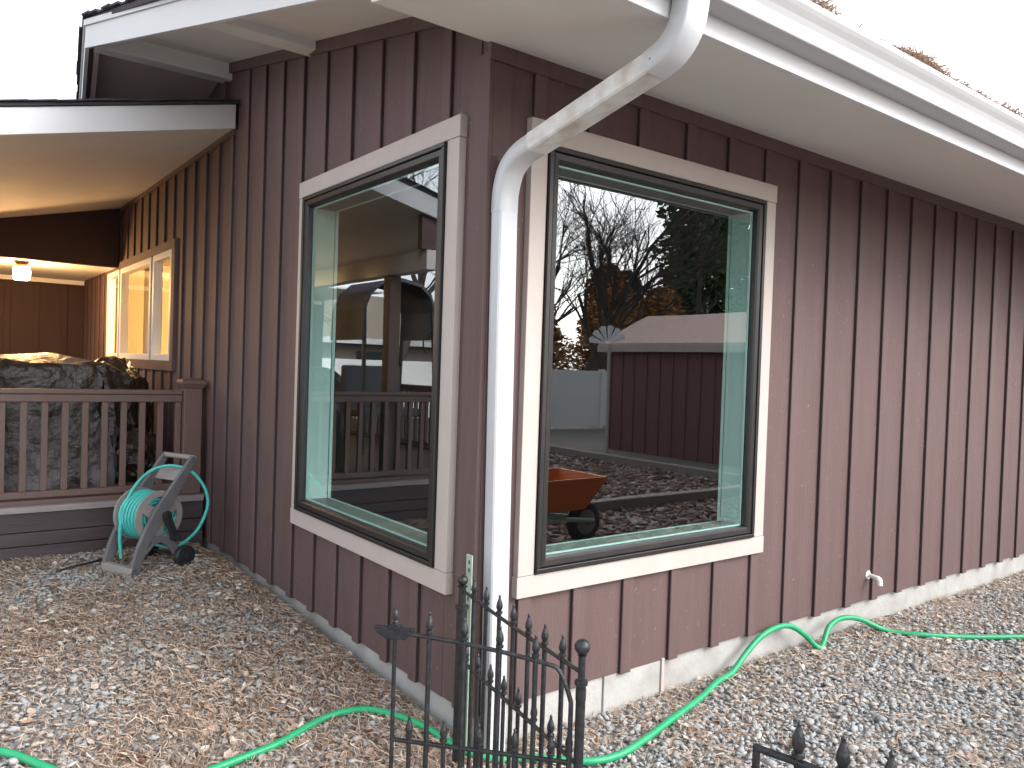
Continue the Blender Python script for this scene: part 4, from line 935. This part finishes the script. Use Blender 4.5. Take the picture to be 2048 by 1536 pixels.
# ------------------------------------------------------------------ the yard that the windows reflect
def white_fence(name, label, A, B_, zt=1.42, post_step=1.9):
    A = Vector((*A, 0)); B_ = Vector((*B_, 0)); L_ = (B_ - A).length; d = (B_ - A) / L_; nn = Vector((-d.y, d.x, 0))
    f_ = empty(name, (A.x, A.y, -.2), label, 'fence'); n = int(L_ / post_step)
    for i in range(n + 1):
        p = A + d * L_ * i / n
        po_ = MB().box((p.x - .06, p.y - .06, -.25), (p.x + .06, p.y + .06, zt + .05)).build('post', 'vinyl', f_)
        if i < n:
            q_ = A + d * L_ * (i + 1) / n
            for (z0, z1, h, nm) in ((-.1, .03, .022, 'rail'), (zt - .12, zt, .022, 'rail'), (.031, zt - .121, .012, 'panel')):
                mb = MB(); a = p + d * .0605; b = q_ - d * .0605
                mb.hexa([(a - nn * h)[:2] + (z0,), (b - nn * h)[:2] + (z0,), (b + nn * h)[:2] + (z0,), (a + nn * h)[:2] + (z0,), (a - nn * h)[:2] + (z1,), (b - nn * h)[:2] + (z1,), (b + nn * h)[:2] + (z1,), (a + nn * h)[:2] + (z1,)])
                mb.build(nm, 'vinyl', f_)
    return f_
white_fence('vinyl_fence', 'white vinyl fence beyond the shed, reflected in the right window', (3.0, -12.5), (24.0, -12.5), 1.33)
white_fence('vinyl_fence', 'white vinyl fence beyond the porch, reflected in the left window', (-16.0, 14.5), (1.0, 14.5), 1.42)
# shed
sh = empty('garden_shed', (10.2, -6.5, -.2), 'dark brown garden shed with pinkish roof, reflected in the right window', 'shed')
MB().box((9.0, -8.6, -.25), (11.4, -4.2, 1.86)).build('wall', 'shed', sh)
for k in range(14):
    MB().box((8.985, -8.55 + .31 * k, -.2), (8.9995, -8.51 + .31 * k, 1.86)).build('batten', 'shed', sh)
MB().prism([(9.0, -8.6, 1.861), (11.4, -8.6, 1.861), (10.2, -8.6, 2.40)], (0, 4.4, 0)).build('gable', 'shed', sh)
for sg in (-1, 1):
    x0 = 10.2; x1 = 10.2 + sg * 1.36; z1 = 2.44 - .62
    MB().hexa([(x1, -8.75, z1), (x0, -8.75, 2.44), (x0, -4.05, 2.44), (x1, -4.05, z1), (x1, -8.75, z1 + .04), (x0, -8.75, 2.48), (x0, -4.05, 2.48), (x1, -4.05, z1 + .04)]).build('roof', 'shed_roof', sh)
MB().box((8.82, -8.75, 1.70), (8.838, -4.05, 1.82)).build('fascia', 'trim', sh)
# windmill ornament: pole and fan of pale vanes
wm = empty('garden_windmill', (8.05, -7.6, -.2), 'garden windmill with pale fan vanes, reflected beside the shed', 'windmill')
MB().tube([(8.05, -7.6, -.25), (8.02, -7.6, 1.8)], .03, 8).build('pole', 'trim', wm)
for k in range(6):
    a0 = R(18 + 27 * k); a1 = a0 + R(22)
    D = Vector((.72, .69, 0)); mk = lambda r_, a: Vector((8.0, -7.62, 1.80)) + D * (r_ * math.cos(a)) + Vector((0, 0, r_ * math.sin(a)))
    MB().prism([mk(.07, a0), mk(.32, a0), mk(.345, (a0 + a1) / 2), mk(.32, a1), mk(.07, a1)], Vector((-.69, .72, 0)) * .012).build('vane', 'vinyl', wm)
# timbers and mulch bed
tag(MB().box((2.2, -3.74, -.22), (8.2, -3.60, -.06)).build('landscape_timber', 'wood', bevel=.01), 'long grey landscape timber edging the bark bed', 'timber', 'landscape timbers')
tag(MB().box((7.45, -8.6, -.22), (7.59, -3.76, -.06)).build('landscape_timber', 'wood', bevel=.01), 'grey landscape timber edging the bark bed before the shed', 'timber', 'landscape timbers')
n = 9000; mx_ = rng.uniform(2.0, 7.4, n); my_ = rng.uniform(-9, -.75, n); k = ~((mx_ < 4.6) & (my_ > -2.2)); mx_, my_ = mx_[k], my_[k]; n = len(mx_)
sz = rng.uniform(.015, .045, n)
V = IV[None] * (1 + rng.uniform(-.3, .2, (n, 12, 1))) * (sz[:, None, None] * np.stack([rng.uniform(1, 2, n), rng.uniform(.6, 1, n), rng.uniform(.3, .6, n)], -1)[:, None, :])
V = np.einsum('nij,nkj->nki', rand_rot(n), V) + np.stack([mx_, my_, gz(mx_, my_) + sz * .3], -1)[:, None, :]
tag(np_mesh('bark_mulch', V.reshape(-1, 3), (IF[None] + (np.arange(n) * 12)[:, None, None]).reshape(-1, 3), 'mulch'), 'brown bark chips covering the bed before the shed', 'mulch', kind='stuff')
# wheelbarrow
wb = empty('wheelbarrow', (2.45, -2.6, -.2), 'orange wheelbarrow standing on the bark, reflected low in the right window', 'wheelbarrow')
def frus(c, top, bot, z0, z1, name, mat, dx=0):
    mb = MB(); (tx, ty), (bx_, by_) = top, bot
    rg = lambda w_, h_, z, d=0: [(c[0] - w_ + d, c[1] - h_, z), (c[0] + w_ + d, c[1] - h_, z), (c[0] + w_ + d, c[1] + h_, z), (c[0] - w_ + d, c[1] + h_, z)]
    mb.add(rg(bx_, by_, z0, dx) + rg(tx, ty, z1) + rg(tx - .02, ty - .02, z1) + rg(bx_ - .02, by_ - .02, z0 + .02, dx), [(0, 3, 2, 1), (0, 1, 5, 4), (1, 2, 6, 5), (2, 3, 7, 6), (3, 0, 4, 7), (4, 5, 9, 8), (5, 6, 10, 9), (6, 7, 11, 10), (7, 4, 8, 11), (8, 9, 13, 12), (9, 10, 14, 13), (10, 11, 15, 14), (11, 8, 12, 15), (12, 13, 14, 15)])
    return mb.build(name, mat, wb, bevel=.006)
frus((2.42, -2.6), (.48, .32), (.30, .22), .17, .45, 'tray', 'orange', .02)
for sg in (-1, 1): MB().tube([(1.45, -2.6 + sg * .30, .36), (2.1, -2.6 + sg * .22, .14), (2.98, -2.6 + sg * .06, .03)], .02, 8).build('handle', 'green_wood', wb)
for sg in (-1, 1): MB().tube([(2.12, -2.6 + sg * .2, .14), (2.06, -2.6 + sg * .22, -.17), (2.25, -2.6 + sg * .22, -.17), (2.32, -2.6 + sg * .18, .12)], .012, 8).build('leg', 'iron', wb)
wl = MB().lathe([(.12, -.045), (.17, -.03), (.185, 0), (.17, .03), (.12, .045)], (2.92, -2.6, .015), (0, 1, 0), 24).build('wheel', 'black', wb, smooth=True)
MB().lathe([(.11, -.046), (.03, -.06), (.03, .06), (.11, .046)], (2.92, -2.6, .015), (0, 1, 0), 16).build('hub', 'wood', wl)
# shepherd hooks in front of the deck
hk = empty('shepherd_hook', (-1.80, 3.05, -.02), 'black double shepherd hook pole, reflected in the left window', 'hook')
MB().tube([(-1.80, 3.05, -.15), (-1.80, 3.05, 1.55)], .008, 8).build('pole', 'iron', hk)
for sg, h in ((-1, 1.72), (1, 1.62)):
    c = []
    for k in range(15):
        a = math.pi * k / 14 * 1.25; c.append((-1.80 + sg * (.11 - .11 * math.cos(a)), 3.05, h - .12 + .12 * math.sin(a)))
    MB().tube([(-1.80, 3.05, 1.2)] + c, .006, 6).build('hook', 'iron', hk)
# canopy swing behind the porch
sw = empty('canopy_swing', (-2.75, 5.9, .335), 'dark grey canopy swing on the deck, reflected in the left window', 'swing')
prf = [(-.75, 1.62), (-.74, 1.95), (-.62, 2.14), (-.4, 2.25), (0, 2.29), (.4, 2.24), (.62, 2.12), (.76, 1.92), (.78, 1.58), (.74, 1.58), (.72, 1.9), (.6, 2.08), (.39, 2.2), (0, 2.25), (-.39, 2.21), (-.6, 2.1), (-.7, 1.93), (-.71, 1.62)]
MB().sweep([[(-2.62 + a * .62, yy, z) for (a, z) in prf] for yy in (5.3, 6.1)]).build('canopy', 'canvas', sw)
for a in (-.7, .7):
    for yy in (5.35, 6.05): MB().tube([(-2.62 + a * .62, yy, 2.0), (-2.62 + a * .62 * 1.05, yy + (-.1 if yy < 5.7 else .1), DZ)], .025, 8).build('frame_leg', 'iron', sw)
MB().box((-3.0, 5.4, .72), (-2.25, 5.95, .82)).build('seat', 'canvas', sw, bevel=.03); MB().box((-3.0, 5.95, .72), (-2.25, 6.05, 1.3)).build('backrest', 'canvas', sw, bevel=.03)
# neighbour's house
nb = empty('neighbour_house', (-12, 22, -.2), 'pale low house with tan roof beyond the fence, reflected in the left window', 'house')
MB().box((-17, 19, -.2), (-7, 26, 2.1)).build('wall', 'house_wall', nb)
MB().prism([(-17.6, 18.4, 2.0), (-17.6, 22.5, 3.7), (-17.6, 26.6, 2.0), (-17.6, 22.5, 3.55)], (11.2, 0, 0)).build('roof', 'house_roof', nb)
MB().prism([(-17.02, 19, 2.101), (-17.02, 26, 2.101), (-17.02, 22.5, 3.5)], (10.04, 0, 0)).build('gable', 'house_wall', nb)
MB().box((-17.6, 18.36, 1.9), (-6.4, 18.4, 2.06)).build('fascia', 'fascia', nb)
for xw in (-14, -10): MB().box((xw, 18.98, .8), (xw + 1.3, 18.999, 1.7)).build('window', 'frame', nb)

# trees
def bare_tree(name, label, base, h, seed, spread=.55, levels=5, trunk=.16):
    rs = random.Random(seed); t_ = empty(name, base, label, 'tree', 'bare trees in the yard')
    tr = MB(); br = MB()
    def grow(p, d, l, r_, lev, mb_):
        k = 4 if lev < 3 else 3; pts = [p]; q_ = p; dd = d
        for i in range(k):
            dd = (dd + Vector((rs.gauss(0, .12), rs.gauss(0, .12), rs.gauss(.04, .08)))).normalized(); q_ = q_ + dd * l / k; pts.append(q_)
        mb_.tube(pts, [r_ * (1 - .45 * i / k) for i in range(k + 1)], 7 if lev < 2 else 4, cap=False)
        if lev >= levels: return
        for i in range(rs.randint(3, 4) if lev else 5):
            a = rs.uniform(0, 6.28); s_ = rs.uniform(.45, 1.0) * spread; side_ = dd.orthogonal().normalized(); o2 = dd.cross(side_)
            nd = (dd + (side_ * math.cos(a) + o2 * math.sin(a)) * s_ * 1.4).normalized(); at = pts[rs.randint(max(1, k - 2), k)]
            grow(at, nd, l * rs.uniform(.55, .8), r_ * .5, lev + 1, br)
    grow(Vector(base), Vector((0, 0, 1)), h * .32, trunk, 0, tr)
    tr.build('trunk', 'bark', t_); br.build('branches', 'bark', t_); return t_
bare_tree('bare_tree', 'bare leafless tree behind the fence, reflected in the right window', (14.6, -15.5, -.2), 10.5, 3)
bare_tree('bare_tree', 'bare twiggy tree standing left of the evergreens, reflected in the right window', (12.2, -16.5, -.2), 9.0, 8)
bare_tree('bare_tree', 'bare tree closest to the shed, its twigs filling the reflected sky in the right window', (13.2, -13.6, -.2), 9.5, 21, .62)
bare_tree('bare_tree', 'slender bare tree behind the brown shrubs, reflected near the left edge of the right window', (11.6, -14.9, -.2), 10.0, 27, .6, 5, .12)
bare_tree('bare_tree', 'bare tree beyond the porch, reflected at the top of the left window', (-8.5, 17, -.2), 11.0, 5)
bare_tree('bare_tree', 'bare tree beside the neighbour house, reflected in the left window', (-4.0, 18.5, -.2), 9.0, 12)
def evergreen(name, label, base, h, rad, seed, n=5200, mat='conifer', cat='tree', z0=.12, shape=1.0, group=None, leaf=.13):
    r_ = np.random.default_rng(seed); t_ = empty(name, base, label, cat, group)
    MB().tube([(base[0], base[1], base[2]), (base[0] + .1, base[1], base[2] + h * .4)], [rad * .04 + .05, .02], 8).build('trunk', 'bark', t_)
    t = r_.uniform(0, 1, n) ** .75; z = base[2] + h * (z0 + (1 - z0) * t)
    a = r_.uniform(0, 2 * np.pi, n); lob = 1 + .30 * np.sin(3 * a + 9 * t + seed) + .22 * np.sin(7 * a - 17 * t + seed)
    rr = rad * ((1 - t) ** shape * .95 + .05) * lob * np.sqrt(r_.uniform(.15, 1, n))
    c = np.stack([base[0] + rr * np.cos(a), base[1] + rr * np.sin(a), z + r_.normal(0, .12, n)], -1)
    d = r_.normal(0, 1, (n, 3)); d[:, 2] *= .5; d /= np.linalg.norm(d, axis=1)[:, None]; e = np.cross(d, r_.normal(0, 1, (n, 3))); e /= np.linalg.norm(e, axis=1)[:, None]
    s1 = r_.uniform(.7, 1.7, n)[:, None] * leaf; s2 = s1 * .38
    V = np.stack([c - d * s1, c + e * s2, c + d * s1, c - e * s2], 1)
    np_mesh('crown', V.reshape(-1, 3), np.arange(4 * n).reshape(-1, 4), mat, t_)
    return t_
evergreen('pine_tree', 'large dark pine reflected at the upper right of the right window', (19.0, -14.8, -.2), 14.5, 3.7, 1, 22000, z0=.06, shape=.3, leaf=.21)
evergreen('pine_tree', 'dark pine behind the shed roof, reflected in the right window', (17.6, -17.0, -.2), 8.2, 2.0, 2, 7000, z0=.1, shape=.45, leaf=.18)
evergreen('pine_tree', 'dark pine farthest right of those reflected in the right window', (24.5, -16.0, -.2), 12.5, 4.0, 4, 14000, z0=.08, shape=.55, leaf=.2)
evergreen('shrub', 'rusty brown shrub behind the fence left of the shed, reflected in the right window', (14.0, -14.2, -.2), 7.4, 1.6, 6, 12000, 'rusty', 'shrub', .03, .3, leaf=.14)
evergreen('shrub', 'tall rusty brown shrub behind the shed, reflected in the right window', (16.4, -14.4, -.2), 6.6, 1.8, 7, 12000, 'rusty', 'shrub', .03, .3, leaf=.14)
evergreen('shrub', 'broad brown shrub at the far left of the right window reflection', (11.4, -14.3, -.2), 5.2, 2.0, 8, 12000, 'rusty', 'shrub', .03, .3, leaf=.14)
evergreen('shrub', 'dull green shrub behind the white fence, reflected in the left window', (-6.0, 16.2, -.2), 3.4, 1.8, 9, 3000, 'conifer', 'shrub', .05, .5, leaf=.14)
evergreen('shrub', 'dark shrub beyond the porch at the right of the left window reflection', (-9.0, 16.0, -.2), 2.8, 1.6, 10, 2600, 'rusty', 'shrub', .05, .5, leaf=.14)
print('stones', NSTONE, 'tris', sum(len(m.loops) - 2 * len(m.polygons) for m in bpy.data.meshes), 'objects', len(bpy.data.objects))
